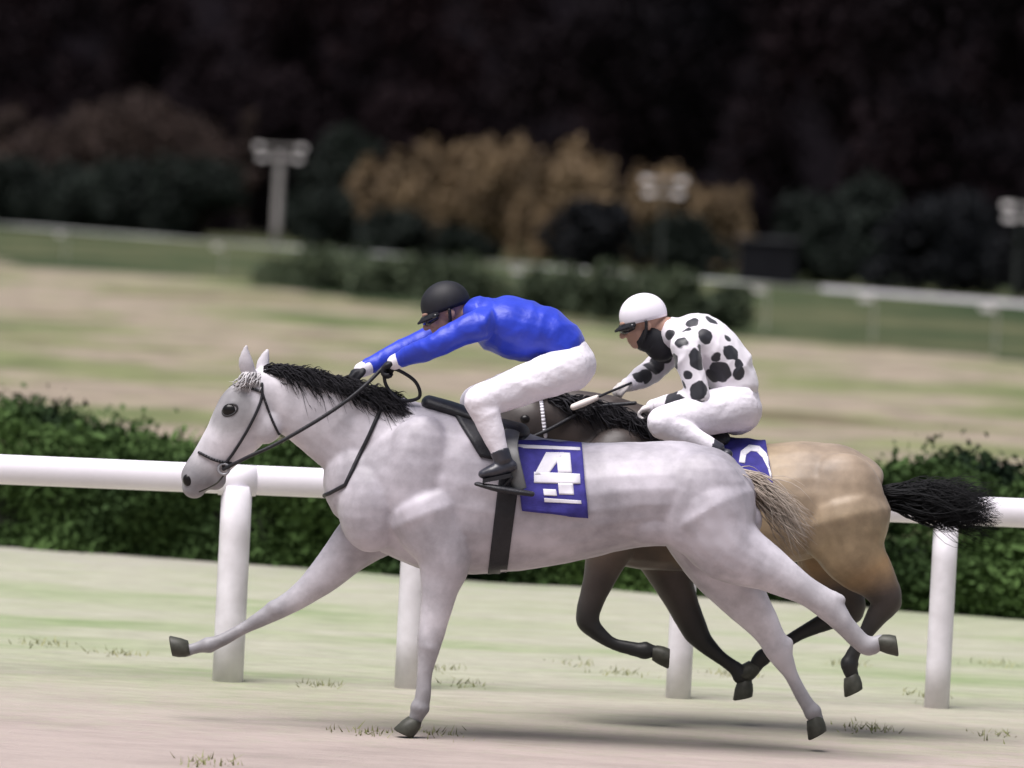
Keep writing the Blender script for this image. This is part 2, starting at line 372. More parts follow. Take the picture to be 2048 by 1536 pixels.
def worn_edge(m, col, lo, hi, kx):
    # turf thinning out into bare earth: a ragged mix across the last metres before the edge at y = lo + kx * x
    n = m.node_tree.nodes; l = m.node_tree.links; b = n['Principled BSDF']; old = b.inputs['Base Color'].links[0].from_socket
    g = n.new('ShaderNodeNewGeometry'); sx = n.new('ShaderNodeSeparateXYZ'); l.new(g.outputs['Position'], sx.inputs[0])
    k = n.new('ShaderNodeMath'); k.operation = 'MULTIPLY_ADD'; k.inputs[1].default_value = -kx; l.new(sx.outputs['X'], k.inputs[0]); l.new(sx.outputs['Y'], k.inputs[2])
    t = n.new('ShaderNodeMapRange'); t.inputs['From Min'].default_value = lo; t.inputs['From Max'].default_value = hi; l.new(k.outputs[0], t.inputs['Value'])
    ns = n.new('ShaderNodeTexNoise'); ns.inputs['Scale'].default_value = 5; ns.inputs['Detail'].default_value = 9; ns.inputs['Roughness'].default_value = .7; l.new(g.outputs['Position'], ns.inputs['Vector'])
    a = n.new('ShaderNodeMath'); a.operation = 'ADD'; l.new(t.outputs[0], a.inputs[0]); l.new(ns.outputs[0], a.inputs[1])
    r = n.new('ShaderNodeMapRange'); r.inputs['From Min'].default_value = .55; r.inputs['From Max'].default_value = 1.25; l.new(a.outputs[0], r.inputs['Value'])
    mx = n.new('ShaderNodeMix'); mx.data_type = 'RGBA'; c1 = Vector(col); d2 = n.new('ShaderNodeTexNoise'); d2.inputs['Scale'].default_value = 1.6; d2.inputs['Detail'].default_value = 10; d2.inputs['Roughness'].default_value = .72
    mq = n.new('ShaderNodeMapping'); mq.inputs['Scale'].default_value = (.4, 1, 1); l.new(g.outputs['Position'], mq.inputs[0]); l.new(mq.outputs[0], d2.inputs['Vector'])
    dr = ramp_node(n, [(.34, tuple(c1 * .80)), (.5, tuple(c1)), (.58, tuple(c1 * 1.06)), (.68, (c1.x * .84, c1.y * .88, c1.z * .78))]); l.new(d2.outputs[0], dr.inputs[0])
    l.new(dr.outputs[0], mx.inputs[6]); l.new(old, mx.inputs[7]); l.new(r.outputs[0], mx.inputs[0]); l.new(mx.outputs[2], b.inputs['Base Color'])
worn_edge(turf_m, (0.3726, 0.3128, 0.2852), -1.0, 4.6, 0.06)
worn_edge(turf_m, (0.36, 0.325, 0.32), 12.3, 8.2, -0.2)
worn_edge(rough_m, (0.2160, 0.2000, 0.1160), 24.0, 14.5, -0.25)

g = MB(); S = 1500
g.add([(-S, -200, 0), (S, -200, 0), (S, 2500, 0), (-S, 2500, 0)], [(0, 1, 2, 3)])
tag(link('ground', g.mesh('ground'), field_m, smooth=False), kind='structure')
xs = np.concatenate([np.arange(-60, -6, 1.0), np.arange(-6, 6, 0.08), np.arange(6, 61, 1.0)])
RAILK = 0.8 / 5.0                                                  # the rail drifts away to the right
rail_y = lambda x: 2.45 + RAILK * x * 0.9
wavy_sheet('track', xs, lambda x: -40, lambda x: 1.3 + 0.06 * x, 0.004, turf_m, 0.0)
wavy_sheet('turf_strip', xs, lambda x: 1.3 + 0.06 * x, lambda x: 9.3 - 0.1 * x, 0.004, turf_m, 0.0)
wavy_sheet('path', xs, lambda x: 9.3 - 0.1 * x, lambda x: 11.9 - 0.25 * x, 0.004, turf_m, 0.0, amp2=0.5)

wavy_sheet('rough_grass', xs, lambda x: 11.5 - 0.25 * x, lambda x: 24.0 - 0.25 * x, 0.006, rough_m, 1.2)

# far course edge: measured on the ground at two photo positions
A, B = ground_at(0, 512), ground_at(2048, 712)
fd = (B - A).normalized()
def far_pt(px, extra=0.0):
    """a ground point on the far rail's line seen at photo column px; extra metres beyond it"""
    lo, hi = -4.0, 6.0
    for _ in range(50):
        m_ = (lo + hi) / 2; q = A + (B - A) * m_
        v = q - CAM; x = v.dot(cx) / v.dot(_F) * FPX + 1024
        if x < px: lo = m_
        else: hi = m_
    return q + Vector((-fd.y, fd.x, 0)) * extra if (-fd.y) * 0 + fd.x > 0 else q
nrm = Vector((-fd.y, fd.x, 0)); nrm = nrm if nrm.y > 0 else -nrm
vb = MB(); V = []; nv = 260
for k in range(nv + 1):
    q = A - fd * 150 + fd * ((B - A).length + 190) * k / nv
    o_ = -4 + 5.0 * noise.noise(q * .045) + 3.0 * noise.noise(q * .17) + 1.6 * noise.noise(q * .7)
    V += [tuple(q + nrm * o_ + Vector((0, 0, .006))), tuple(q + nrm * 400 + Vector((0, 0, .006)))]
vb.add(V, [(2 * k, 2 * k + 2, 2 * k + 3, 2 * k + 1) for k in range(nv)])
tag(link('verge', vb.mesh('verge'), verge_m, smooth=False), kind='structure')

# ------------------------------------------------------------------ near running rail
rail = empty('running_rail', (0, 2.5, 0))
tag(rail, 'white plastic running rail on round posts passing behind the two galloping horses', 'rail')
x0, x1 = -9.0, 9.0; mb = MB()
RZ = 0.985
tube(mb, [(x, rail_y(x), RZ) for x in np.linspace(x0, x1, 13)], 0.072, 0.05, 20, 2)
child('top_rail', mb, MT['rail'], rail)
def rail_x(px, py=1390):
    q = ground_at(px, py)
    for _ in range(20):
        y = rail_y(q.x); v = pt(px, py, y); q = v
    return q.x
posts = [(455, 1368, 0.075), (815, 1388, 0.066), (1356, 1396, 0.062), (1873, 1415, 0.062)]
for k, (px, py, r) in enumerate(posts + [(-330, 1340, .066), (2400, 1440, .062), (2920, 1465, .062), (-800, 1300, .066)]):
    x = rail_x(px, py); y = rail_y(x); mb = MB()
    tube(mb, [(x, y, -0.02), (x, y, 0.5), (x, y, RZ - 0.03)], r, r, 20, 2, ref=(1, 0, 0), round_ends=False)
    post = child('post', mb, MT['post'], rail)
    mb = MB(); tube(mb, [(x - 0.09, rail_y(x - .09), RZ - 0.003), (x + 0.09, rail_y(x + .09), RZ - 0.003)], 0.0755, 0.0535, 20, 1, round_ends=False)
    child('rail_clamp', mb, MT['rail'], rail)

# short stake by the hedge
sp = ground_at(338, 1090); mb = MB()
tube(mb, [(sp.x, sp.y, -0.02), (sp.x + .01, sp.y, 0.25), (sp.x + .015, sp.y, 0.50)], [0.052, 0.05, 0.046], seg=12, k=2, ref=(1, 0, 0), round_ends=False)
tag(link('stake', mb.mesh('stake'), MT['stake']), 'short weathered grey stake standing in front of the hedge, below the white rail', 'stake')

# ------------------------------------------------------------------ foliage
def leaf_quads(mb, pos, size, rng, flat=0.0):
    n = len(pos); nr = rng.normal(size=(n, 3)); nr[:, 2] *= (1 - flat); nr /= np.linalg.norm(nr, axis=1)[:, None]
    a = np.cross(nr, rng.normal(size=(n, 3))); a /= np.linalg.norm(a, axis=1)[:, None]; b = np.cross(nr, a)
    s_ = (size * rng.uniform(0.6, 1.4, n))[:, None]
    V = np.stack([pos - a * s_ * 0.6, pos - b * s_ * 0.38 + nr * s_ * 0.1, pos + a * s_ * 0.6, pos + b * s_ * 0.38 + nr * s_ * 0.1], 1).reshape(-1, 3)
    F = [(4 * i, 4 * i + 1, 4 * i + 2, 4 * i + 3) for i in range(n)]
    mb.add(V, F)
def blob_points(blobs, per, rng, shell=0.55):
    out = []
    for c_, r in blobs:
        n = max(4, int(per * r[0] * r[2])); d = rng.normal(size=(n, 3)); d /= np.linalg.norm(d, axis=1)[:, None]
        rad = rng.uniform(shell, 1.05, n)[:, None]; out.append(np.array(c_) + d * rad * np.array(r))
    return np.concatenate(out)
def crown_blobs(rng, base, h, wd, n, shape='round'):
    """clumps spread through a crown's volume"""
    out = []
    for _ in range(n):
        t = rng.uniform(0, 1) ** 0.9
        if shape == 'round': env = math.sqrt(max(0.05, 1 - (2 * t - 0.85) ** 2))
        elif shape == 'spire': env = 1.05 - 0.85 * t
        else: env = 1.0 - 0.35 * t
        a = rng.uniform(0, 6.283); q = math.sqrt(rng.uniform(0, 1)) * env * wd * 0.42
        r = wd * rng.uniform(0.13, 0.24) * (0.6 + 0.5 * env) * (0.6 if shape == 'plume' else 1)
        out.append(((base[0] + q * math.cos(a), base[1] + q * math.sin(a), base[2] + h * (0.12 + 0.85 * t)), (r, r, r * (rng.uniform(1.5, 2.8) if shape == 'plume' else rng.uniform(0.7, 1.0)))))
    return out
def tree(name, label, cat, base, trunk_h, h, wd, leaf, lsize, seed, nb=26, per=260, shape='round', group=None):
    rng = np.random.default_rng(seed); root = empty(name, base); tag(root, label, cat, group)
    mb = MB(); b_ = np.array(base)
    bl = crown_blobs(rng, (base[0], base[1], base[2] + trunk_h), h - trunk_h, wd, nb, shape)
    tr = max(0.06, wd * 0.04)
    tube(mb, [b_ - (0, 0, .1), b_ + (0.1 * wd * rng.uniform(-.3, .3), 0, h * .35), b_ + (0, 0, h * .8)], [tr * 1.4, tr, tr * .3], seg=8, k=3, ref=(0, 1, 0))
    for c_, r in bl[:8]:
        tube(mb, [b_ + (0, 0, max(trunk_h, (c_[2] - base[2]) * .5)), (b_ + (0, 0, c_[2] - base[2]) + np.array(c_)) / 2 - (0, 0, .1), c_], [tr * .5, tr * .35, tr * .12], seg=6, k=2, ref=(0.3, 1, 0.2))
    child('trunk', mb, MT['bark'], root)
    mb = MB(); leaf_quads(mb, blob_points(bl, per, rng), lsize, rng)
    child('crown', mb, MT[leaf], root, smooth=False)
    return root
def at(px, D):
    """ground point at photo column px, D metres from the camera"""
    v = _F * 1.0; x = (px - 1024) / FPX
    dirv = _R * (x * _c) + Vector((0, 1, 0)); 
    # include the roll: the column leans, so measure it near the horizon
    dy = -353; r = (px - 1024) * _c + dy * _s
    return Vector((r / FPX * D, D - CAM_D, 0))
def zof(px, py, D): return pt(px, py, D - CAM_D).z

# the dark wood that closes the view: one far mass
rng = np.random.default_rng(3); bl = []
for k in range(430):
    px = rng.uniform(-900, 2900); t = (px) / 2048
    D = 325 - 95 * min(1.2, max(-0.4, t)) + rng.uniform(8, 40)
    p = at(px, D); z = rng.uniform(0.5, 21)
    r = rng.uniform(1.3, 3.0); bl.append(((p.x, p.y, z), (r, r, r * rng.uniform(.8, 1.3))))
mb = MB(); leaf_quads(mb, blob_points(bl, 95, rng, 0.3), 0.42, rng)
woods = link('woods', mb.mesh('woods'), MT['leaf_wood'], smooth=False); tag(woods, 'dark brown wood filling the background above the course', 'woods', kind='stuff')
# wooded rising ground behind it
mb = MB(); V = []; F = []
NX, NY = 60, 16
for j in range(NY + 1):
    for i in range(NX + 1):
        x = -220 + 440 * i / NX; y = 330 + 140 * j / NY - 0.25 * x * 0
        z = -0.5 + 46 * (1 - math.exp(-3.2 * j / NY)) + 2.5 * noise.noise(Vector((x * .03, y * .03, 0)))
        V.append((x, y, z if j else -1))
for j in range(NY):
    for i in range(NX):
        a = j * (NX + 1) + i; F.append((a, a + 1, a + NX + 2, a + NX + 1))
mb.add(V, F)
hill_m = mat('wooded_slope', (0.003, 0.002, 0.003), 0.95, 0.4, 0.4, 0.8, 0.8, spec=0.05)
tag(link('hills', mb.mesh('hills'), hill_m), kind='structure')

def bg_tree(name, label, cat, px, top, base_py, wpx, D, leaf, seed, shape='round', trunk=0.1, group=None, nb=26, per=240, ls=0.26):
    p = at(px, D); s_ = FPX / D; z1 = zof(px, top, D); h = z1
    return tree(name, label, cat, (p.x, p.y, 0), h * trunk, h, wpx / s_, leaf, ls, seed, nb, per, shape, group)

bg_tree('brown_tree', 'broad red-brown tree at the left edge of the wood behind the dark bushes', 'tree', 265, 218, 0, 390, 300, 'leaf_brown', 11, 'round', 0.1, nb=40)
bg_tree('brown_tree', 'small greyish brown tree at the far left end of the wood', 'tree', 20, 215, 0, 170, 312, 'leaf_brown', 12, 'round', 0.15)
bg_tree('slim_tree', 'slim grey-brown tree just left of and above the thick pale floodlight mast', 'tree', 490, 222, 0, 90, 296, 'leaf_brown', 13, 'spire')
bg_tree('grey_tree', 'dull grey-green tree just right of the thick pale floodlight mast', 'tree', 690, 250, 0, 170, 285, 'leaf_green', 14)
for k, (px, top, wpx, lab) in enumerate([
        (765, 362, 150, 'leftmost golden tree, lowest of the golden row beside the thick mast'),
        (850, 300, 60, 'narrow tall golden tree, the highest spire of the golden row'),
        (890, 338, 190, 'broad golden tree around the foot of the tallest golden spire'),
        (1000, 322, 150, 'rounded golden tree in the middle of the golden row above the blue jockey'),
        (1043, 312, 40, 'thin golden spire between two rounded golden trees'),
        (1150, 345, 190, 'golden tree standing behind the dark round bush'),
        (1217, 305, 44, 'thin pale golden spire left of the double floodlight'),
        (1320, 370, 170, 'golden tree directly behind the double floodlight'),
        (1440, 398, 120, 'rightmost golden tree at the end of the golden row')]):
    bg_tree('golden_tree', lab, 'tree', px, top - 8, 0, wpx * (1.35 if wpx > 70 else 1.1), 268 - k * 4, 'leaf_gold', 30 + k, 'spire' if wpx < 70 else 'plume', 0.05, 'golden trees along the edge of the wood', nb=48 if wpx > 70 else 16, per=330)
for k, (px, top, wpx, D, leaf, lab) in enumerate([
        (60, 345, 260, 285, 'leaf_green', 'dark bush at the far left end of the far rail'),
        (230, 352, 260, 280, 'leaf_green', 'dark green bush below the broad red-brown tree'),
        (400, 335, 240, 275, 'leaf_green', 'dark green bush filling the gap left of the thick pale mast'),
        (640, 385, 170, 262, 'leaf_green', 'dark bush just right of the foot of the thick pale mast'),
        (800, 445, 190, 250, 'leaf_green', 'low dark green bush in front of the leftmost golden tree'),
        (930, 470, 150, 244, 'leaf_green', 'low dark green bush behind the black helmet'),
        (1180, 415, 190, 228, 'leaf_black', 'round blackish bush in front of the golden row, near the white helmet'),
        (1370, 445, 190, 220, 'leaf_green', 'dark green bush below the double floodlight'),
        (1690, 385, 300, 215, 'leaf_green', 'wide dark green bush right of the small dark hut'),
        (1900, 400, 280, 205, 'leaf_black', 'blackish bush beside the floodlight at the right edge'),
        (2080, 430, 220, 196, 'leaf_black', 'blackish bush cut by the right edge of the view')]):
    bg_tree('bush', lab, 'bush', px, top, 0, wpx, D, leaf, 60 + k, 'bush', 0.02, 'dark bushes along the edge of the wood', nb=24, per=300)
for k, (px, top, wpx, D, lab) in enumerate([
        (1115, 552, 190, far_pt(1115).y + CAM_D - 5, 'pale green shrub on the verge above the blue jockey\'s back'),
        (1230, 548, 230, far_pt(1230).y + CAM_D - 5, 'pale green shrub on the verge above the white helmet'),
        (1350, 560, 200, far_pt(1350).y + CAM_D - 5, 'pale green shrub on the verge behind the spotted jockey\'s shoulders'),
        (1440, 580, 170, far_pt(1440).y + CAM_D - 5, 'small pale green shrub on the verge right of the spotted jockey')]):
    bg_tree('shrub', lab, 'shrub', px, top, 0, wpx, D, 'leaf_pale', 80 + k, 'bush', 0.02, 'pale shrubs on the far verge', nb=16, per=420, ls=0.2)

for k, (px, top, wpx, lab) in enumerate([
        (600, 512, 190, 'low green shrub hiding the far rail just right of the thick pale mast'),
        (705, 520, 230, 'low green shrub on the far rail line above the white-grey horse\'s mane'),
        (815, 530, 220, 'low green shrub on the far rail line left of the black helmet'),
        (925, 538, 230, 'low green shrub on the far rail line behind the black helmet')]):
    q = far_pt(px); D_ = q.y + CAM_D - 4
    bg_tree('shrub', lab, 'shrub', px, top, 0, wpx, D_, 'leaf_pale', 90 + k, 'bush', 0.02, 'low shrubs along the far rail', nb=16, per=520, ls=0.16)

# hedge behind the near rail
rng = np.random.default_rng(5)
hL, hR = ground_at(-300, 1074), ground_at(2350, 1262)
hd = (hR - hL); hlen = hd.length; hd.normalize(); hn = Vector((-hd.y, hd.x, 0))
hedge = empty('hedge', (hL + hR) / 2); tag(hedge, 'low dark green hedge running behind the white running rail', 'hedge')
HH, HDp = 0.69, 1.5
mb = MB(); V = []; F = []; nn = 60
for i in range(nn + 1):
    p = hL + hd * hlen * i / nn; q = 0.12 * noise.noise(p * 1.3)
    for (o_, z) in ((0.16, 0), (0.12 + q * .3, HH * .5), (0.28, HH - 0.30 + q), (HDp - .3, HH - 0.26 + q), (HDp - .1, 0)):
        V.append(tuple(p + hn * o_ + Vector((0, 0, z))))
for i in range(nn):
    for j in range(4): F.append((i * 5 + j, (i + 1) * 5 + j, (i + 1) * 5 + j + 1, i * 5 + j + 1))
mb.add(V, F); child('hedge_core', mb, MT['hedge_core'], hedge)
n = 125000
u = rng.uniform(0, hlen, n); face = rng.uniform(0, 1, n)
bumpv = np.array([0.17 * noise.noise(Vector((x * 0.7, 0.3, 0))) + 0.14 * noise.noise(Vector((x * 2.3, 5.3, 0))) + 0.08 * noise.noise(Vector((x * 7.0, 2.3, 0))) for x in u])
zz = np.where(face < 0.62, rng.uniform(0.0, 1.0, n) * (HH + bumpv), HH + bumpv + rng.normal(0, 0.03, n) + rng.exponential(0.032, n))
oo = np.where(face < 0.62, np.abs(rng.normal(0.08, 0.07, n)) + 0.12 * (zz / HH) ** 3, rng.uniform(0.12, HDp, n))
zz = np.maximum(zz, 0.01); gap = np.array([noise.noise(Vector((a * 1.7, z * 2.6, 2))) for a, z in zip(u, zz)]); oo = oo + np.where(face < .62, 0.20 * np.clip(gap, -1, 1), 0)
P = np.array(tuple(hL)) + np.outer(u, tuple(hd)) + np.outer(oo, tuple(hn)); P[:, 2] = zz
mb = MB(); leaf_quads(mb, P, 0.034 * np.exp(rng.normal(0, .35, n)), rng); child('foliage', mb, MT['leaf_hedge'], hedge, smooth=False)

# ------------------------------------------------------------------ far rail
fr = empty('far_rail', far_pt(1024)); tag(fr, 'thin white far rail crossing the course in front of the dark wood', 'rail')
mb = MB(); a0, b0 = A - fd * 60, B + fd * 12
m0 = far_pt(1640)
obox(mb, a0 + Vector((0, 0, 1.0)), m0 + Vector((0, 0, 1.0)), nrm * 0.035, (0, 0, 0.026)); child('top_rail', mb, MT['far_rail'], fr, False)
mb = MB(); obox(mb, m0 + fd * .02 + Vector((0, 0, 1.0)), b0 + Vector((0, 0, 1.0)), nrm * 0.045, (0, 0, 0.045)); child('top_rail', mb, MT['rail'], fr, False)
for px in (130, 445, 760, 1045, 1290, 1530, 1745, 1990, 2200):
    q = far_pt(px); mb = MB()
    obox(mb, q + Vector((0, 0, 0)), q + Vector((0, 0, 0.95)), (0.028, 0, 0), (0, 0.028, 0)); child('post', mb, MT['stake'], fr, False)
    mb = MB(); obox(mb, q - nrm * 0.2 + fd * -.32 + Vector((0, 0, .86)), q - nrm * 0.2 + fd * .32 + Vector((0, 0, .86)), nrm * .02, (0, 0, .05)); child('rail_bracket', mb, MT['lamp_case'], fr, False)

# ------------------------------------------------------------------ floodlight masts
def mast(px, top, D, wpx, label, spread, rows, ls, pm):
    p = at(px, D); s_ = FPX / D; zt = zof(px, top, D); root = empty('floodlight_mast', p)
    tag(root, label, 'floodlight mast', 'floodlight masts along the far side of the course')
    r = wpx / s_ / 2; mb = MB()
    tube(mb, [(p.x, p.y, -0.1), (p.x, p.y, zt * .5), (p.x, p.y, zt - .1)], [r * 1.08, r, r * .92], seg=14, k=2, ref=(0, 1, 0), round_ends=False)
    child('pole', mb, MT[pm], root)
    hw = spread / s_ / 2
    for dz in rows:
        mb = MB(); obox(mb, (p.x - hw, p.y - r - .06, zt + dz), (p.x + hw, p.y - r - .06, zt + dz), (0, .05, 0), (0, 0, .05)); child('crossbar', mb, MT['mast'], root, False)
        for sx in (-1, 1):
            x = p.x + sx * (hw - .12) * (1.0 if dz == rows[0] else 0.82); y = p.y - r - .25; z = zt + dz
            L_ = lambda q: [(x + a * ls, y + b_ * ls, z + c_ * ls) for a, b_, c_ in q]
            mb = MB(); mb.add(L_([(-.36, -.2, -.2), (.36, -.2, -.2), (.36, -.12, .17), (-.36, -.12, .17),
                               (-.26, .12, -.1), (.26, .12, -.1), (.26, .15, .12), (-.26, .15, .12)]),
                              [(0, 1, 2, 3), (7, 6, 5, 4), (1, 0, 4, 5), (2, 1, 5, 6), (3, 2, 6, 7), (0, 3, 7, 4)])
            child('lamp', mb, MT['lamp_case'], root, False)
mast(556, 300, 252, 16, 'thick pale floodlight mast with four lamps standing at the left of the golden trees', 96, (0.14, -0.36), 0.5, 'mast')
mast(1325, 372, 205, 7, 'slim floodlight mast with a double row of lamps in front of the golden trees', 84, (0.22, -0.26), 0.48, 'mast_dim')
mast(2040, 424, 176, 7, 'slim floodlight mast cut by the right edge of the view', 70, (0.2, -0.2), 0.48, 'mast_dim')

# small dark hut
p = at(1540, 208); zt = zof(1540, 478, 208); hut = empty('hut', p); tag(hut, 'small dark hut with a pale roof edge among the bushes right of the golden trees', 'hut')
mb = MB(); box(mb, (p.x - 1.05, p.y - .6, 0), (p.x + 1.05, p.y + .9, zt - .06)); child('wall', mb, MT['hut_wall'], hut, False)
mb = MB(); box(mb, (p.x - 1.15, p.y - .7, zt - .057), (p.x + 1.15, p.y + 1, zt + .03)); child('roof', mb, MT['hut_trim'], hut, False)
mb = MB(); box(mb, (p.x - .95, p.y - .64, .1), (p.x + .1, p.y - .603, zt * .75)); child('door', mb, MT['hut_wall'], hut, False)

# ------------------------------------------------------------------ horses
def horse(Y, trunk, neck, head, ears, legs, blobs, tones, name, coat, vox=0.0095):
    """legs: list of (points px,py,dy,half-width px,tone); returns body object and its search tree"""
    S_ = ppm(Y); mb = MB(); samp = []
    def chain(c_, lateral, ref=(0, 1, 0), seg=22, k=5):
        P = [pt(x, y, Y + dy) for x, y, dy, *_ in c_]; rn = [q[3] / S_ for q in c_]
        rb = [q[4] for q in c_] if lateral else [r_ * 0.9 for r_ in rn]
        tube(mb, P, rn, rb, seg, k, ref)
    def tone(c_, idx):
        A_ = catmull(np.array([[*pt(x, y, Y + dy), t] for (x, y, dy, *_), t in zip(c_, idx)]), 6)
        for r_ in A_: samp.append((Vector(r_[:3]), r_[3]))
    chain(trunk, True); tone(trunk, tones['trunk'])
    chain(neck, True); tone(neck, tones['neck'])
    chain(head, True); tone(head, tones['head'])
    for e in ears: chain(e, True); tone(e, [tones['ear']] * len(e))
    for q in tones.get('spots', []): samp.extend([(pt(q[0] + a * q[2], q[1] + b_ * q[2], Y + c_), q[3]) for a in (-1, 0, 1) for b_ in (-1, 0, 1) for c_ in (q[4], -q[4])])
    for L, t in zip(legs, tones['legs']): chain([(a_, b_, c_, d_ * (1.0 if d_ > 30 else 1.05 if d_ > 18 else .93)) for a_, b_, c_, d_ in L], False, seg=18); tone(L, t)
    for (x, y, dy, rx, rz, ry) in blobs:
        ball(mb, pt(x, y, Y + dy), (rx / S_, ry, rz / S_))
    me = remesh(mb, vox, 4, name)
    ruffle(me, 0.004, 7.0, Y); set_tone(me, samp)
    o = link(name, me, coat); return o, bvh_of(me)

def hoof(parent, a, b, Y, dy, S=1.0):
    # sloping horn wall from the coronet to the sole; the toe points forward of the leg's axis
    A_, B_ = pt(*a, Y + dy), pt(*b, Y + dy); ax = (B_ - A_).normalized(); lat = Vector((0, 1, 0)); lat = (lat - ax * lat.dot(ax)).normalized()
    toe = ax.cross(lat); toe = toe if Vector((-ax.z * -1, 0, ax.x * -1)).dot(toe) * 0 + (toe.x * ax.z * 1 - toe.z * ax.x) > 0 else -toe
    V = []; F = []; sg = 22; rows = [(-.012, .030, .032, 0), (0, .039, .040, 0.002), (.03, .046, .045, .012), (.062, .052, .050, .024), (.068, .049, .047, .024), (.068, .001, .001, .02)]
    for h_, rl, rw, sh in rows:
        for k in range(sg):
            t = 2 * math.pi * k / sg; cl_ = math.cos(t); l_ = rl * cl_ * (1.0 if cl_ > 0 else .82)
            V.append(tuple(A_ + (ax * (h_ - (.012 * cl_ if 0 <= h_ < .06 else 0)) + toe * (sh + l_) + lat * rw * math.sin(t)) * S))
    for i in range(len(rows) - 1):
        for k in range(sg): F.append((i * sg + k, i * sg + (k + 1) % sg, (i + 1) * sg + (k + 1) % sg, (i + 1) * sg + k))
    mb = MB(); mb.add(V, F); return child('hoof', mb, MT['hoof'], parent)

# --- grey horse, photo positions measured on its mid-plane y = 0
GY = 0.0
g_trunk = [(722, 960, 0, 95, .17), (775, 965, 0, 142, .23), (850, 970, 0, 165, .26), (950, 990, 0, 162, .285), (1060, 1005, 0, 136, .30),
           (1170, 1000, 0, 117, .29), (1280, 988, 0, 106, .28), (1380, 990, 0, 104, .275), (1450, 1015, 0, 85, .21), (1480, 1040, 0, 45, .12)]
g_neck = [(790, 905, 0, 112, .17), (740, 880, 0, 104, .135), (680, 848, 0, 92, .105), (620, 818, 0, 76, .09), (560, 795, 0, 62, .085), (520, 782, 0, 52, .08)]
g_head = [(528, 786, 0, 50, .085), (500, 822, 0, 64, .105), (476, 856, 0, 60, .098), (446, 893, 0, 48, .075), (418, 929, 0, 40, .062), (396, 957, 0, 37, .064), (388, 975, 0, 25, .05)]
g_ears = [[(500, 752, -.06, 14, .02), (491, 722, -.07, 16, .022), (492, 690, -.075, 4, .006)], [(524, 752, .06, 13, .02), (526, 726, .07, 14, .022), (536, 698, .075, 4, .006)]]
g_legs = [
    [(770, 1040, .12, 70), (715, 1085, .14, 52), (650, 1150, .14, 36), (595, 1195, .14, 24), (553, 1220, .14, 20), (500, 1250, .14, 14), (445, 1280, .13, 14), (418, 1289, .13, 17), (388, 1297, .13, 13), (370, 1302, .13, 14)],
    [(860, 1030, -.15, 85), (888, 1110, -.17, 58), (880, 1180, -.17, 38), (866, 1250, -.17, 27), (858, 1290, -.17, 23), (850, 1345, -.17, 16), (845, 1398, -.17, 17), (838, 1422, -.17, 18), (830, 1441, -.17, 15)],
    [(1420, 1030, -.13, 100), (1460, 1095, -.16, 72), (1540, 1140, -.16, 46), (1605, 1178, -.16, 31), (1655, 1212, -.15, 28), (1690, 1250, -.15, 20), (1718, 1280, -.14, 19), (1740, 1292, -.14, 20), (1762, 1282, -.14, 16)],
    [(1400, 1040, .13, 90), (1440, 1125, .15, 70), (1490, 1200, .15, 48), (1535, 1262, .15, 31), (1556, 1300, .15, 26), (1582, 1350, .15, 16), (1608, 1398, .15, 16), (1622, 1420, .15, 18), (1634, 1440, .15, 15)],
]
g_blobs = [(745, 1010, -.10, 70, 95, .14), (745, 1010, .10, 70, 95, .14), (840, 960, -.16, 75, 130, .12), (840, 960, .16, 75, 130, .12), (1400, 1010, -.17, 100, 105, .13), (1400, 1010, .17, 100, 105, .13),
           (530, 850, -.045, 36, 40, .05), (530, 850, .045, 36, 40, .05), (430, 958, 0, 22, 22, .045), (470, 812, -.07, 16, 16, .025), (470, 812, .07, 16, 16, .025), (850, 845, 0, 80, 40, .07), (1400, 940, 0, 80, 50, .16),
           (552, 1219, .14, 23, 21, .050), (416, 1290, .13, 19, 17, .038), (858, 1290, -.17, 24, 27, .052), (840, 1416, -.17, 20, 19, .040),
           (1660, 1206, -.15, 26, 26, .05), (1676, 1200, -.15, 16, 13, .028), (1738, 1291, -.14, 21, 20, .040), (1562, 1300, .15, 25, 27, .05), (1574, 1290, .15, 14, 18, .028), (1625, 1424, .15, 19, 20, .04),
           (1440, 1090, -.19, 55, 70, .08), (895, 1050, -.15, 60, 85, .09), (815, 930, -.17, 45, 90, .05), (1310, 1030, -.15, 95, 62, .10)]
leg_t = [0.1, 0.12, 0.2, 0.3, 0.45, 0.5, 0.6, 0.7, 0.75, 0.8]
g_tones = dict(spots=[(460, 822, 5, .72, .105), (376, 964, 7, .85, .05), (415, 975, 9, .8, .05)], trunk=[.2, .1, .08, .1, .12, .12, .12, .1, .08, .05], neck=[.1, .15, .2, .25, .3, .3], head=[.3, .3, .28, .28, .33, .55, .7], ear=.35,
               legs=[leg_t, leg_t[:9], leg_t[:9], leg_t[:9]])
grey, gb = horse(GY, g_trunk, g_neck, g_head, g_ears, g_legs, g_blobs, g_tones, 'grey_horse', MT['grey_coat'])
tag(grey, 'near white-grey racehorse at full gallop wearing the blue cloth numbered 4', 'horse', 'galloping racehorses')
hoof(grey, (374, 1300), (340, 1306), GY, .13); hoof(grey, (831, 1445), (818, 1473), GY, -.17)
hoof(grey, (1762, 1283), (1797, 1278), GY, -.14); hoof(grey, (1632, 1438), (1648, 1466), GY, .15)
for s_ in (-1,):
    e, n_ = on_skin(gb, 460, 820, GY, -0.013); mb = MB(); ball(mb, e, (.040, .024, .032)); child('eye', mb, MT['eye'], grey)
    e, n_ = on_skin(gb, 374, 961, GY, -0.014); mb = MB(); ball(mb, e, (.028, .022, .030)); child('nostril', mb, MT['eye'], grey)
e = pt(460, 820, GY) + Vector((0, .095, 0)); mb = MB(); ball(mb, gb.find_nearest(e)[0], (.030, .02, .024)); child('eye', mb, MT['eye'], grey)
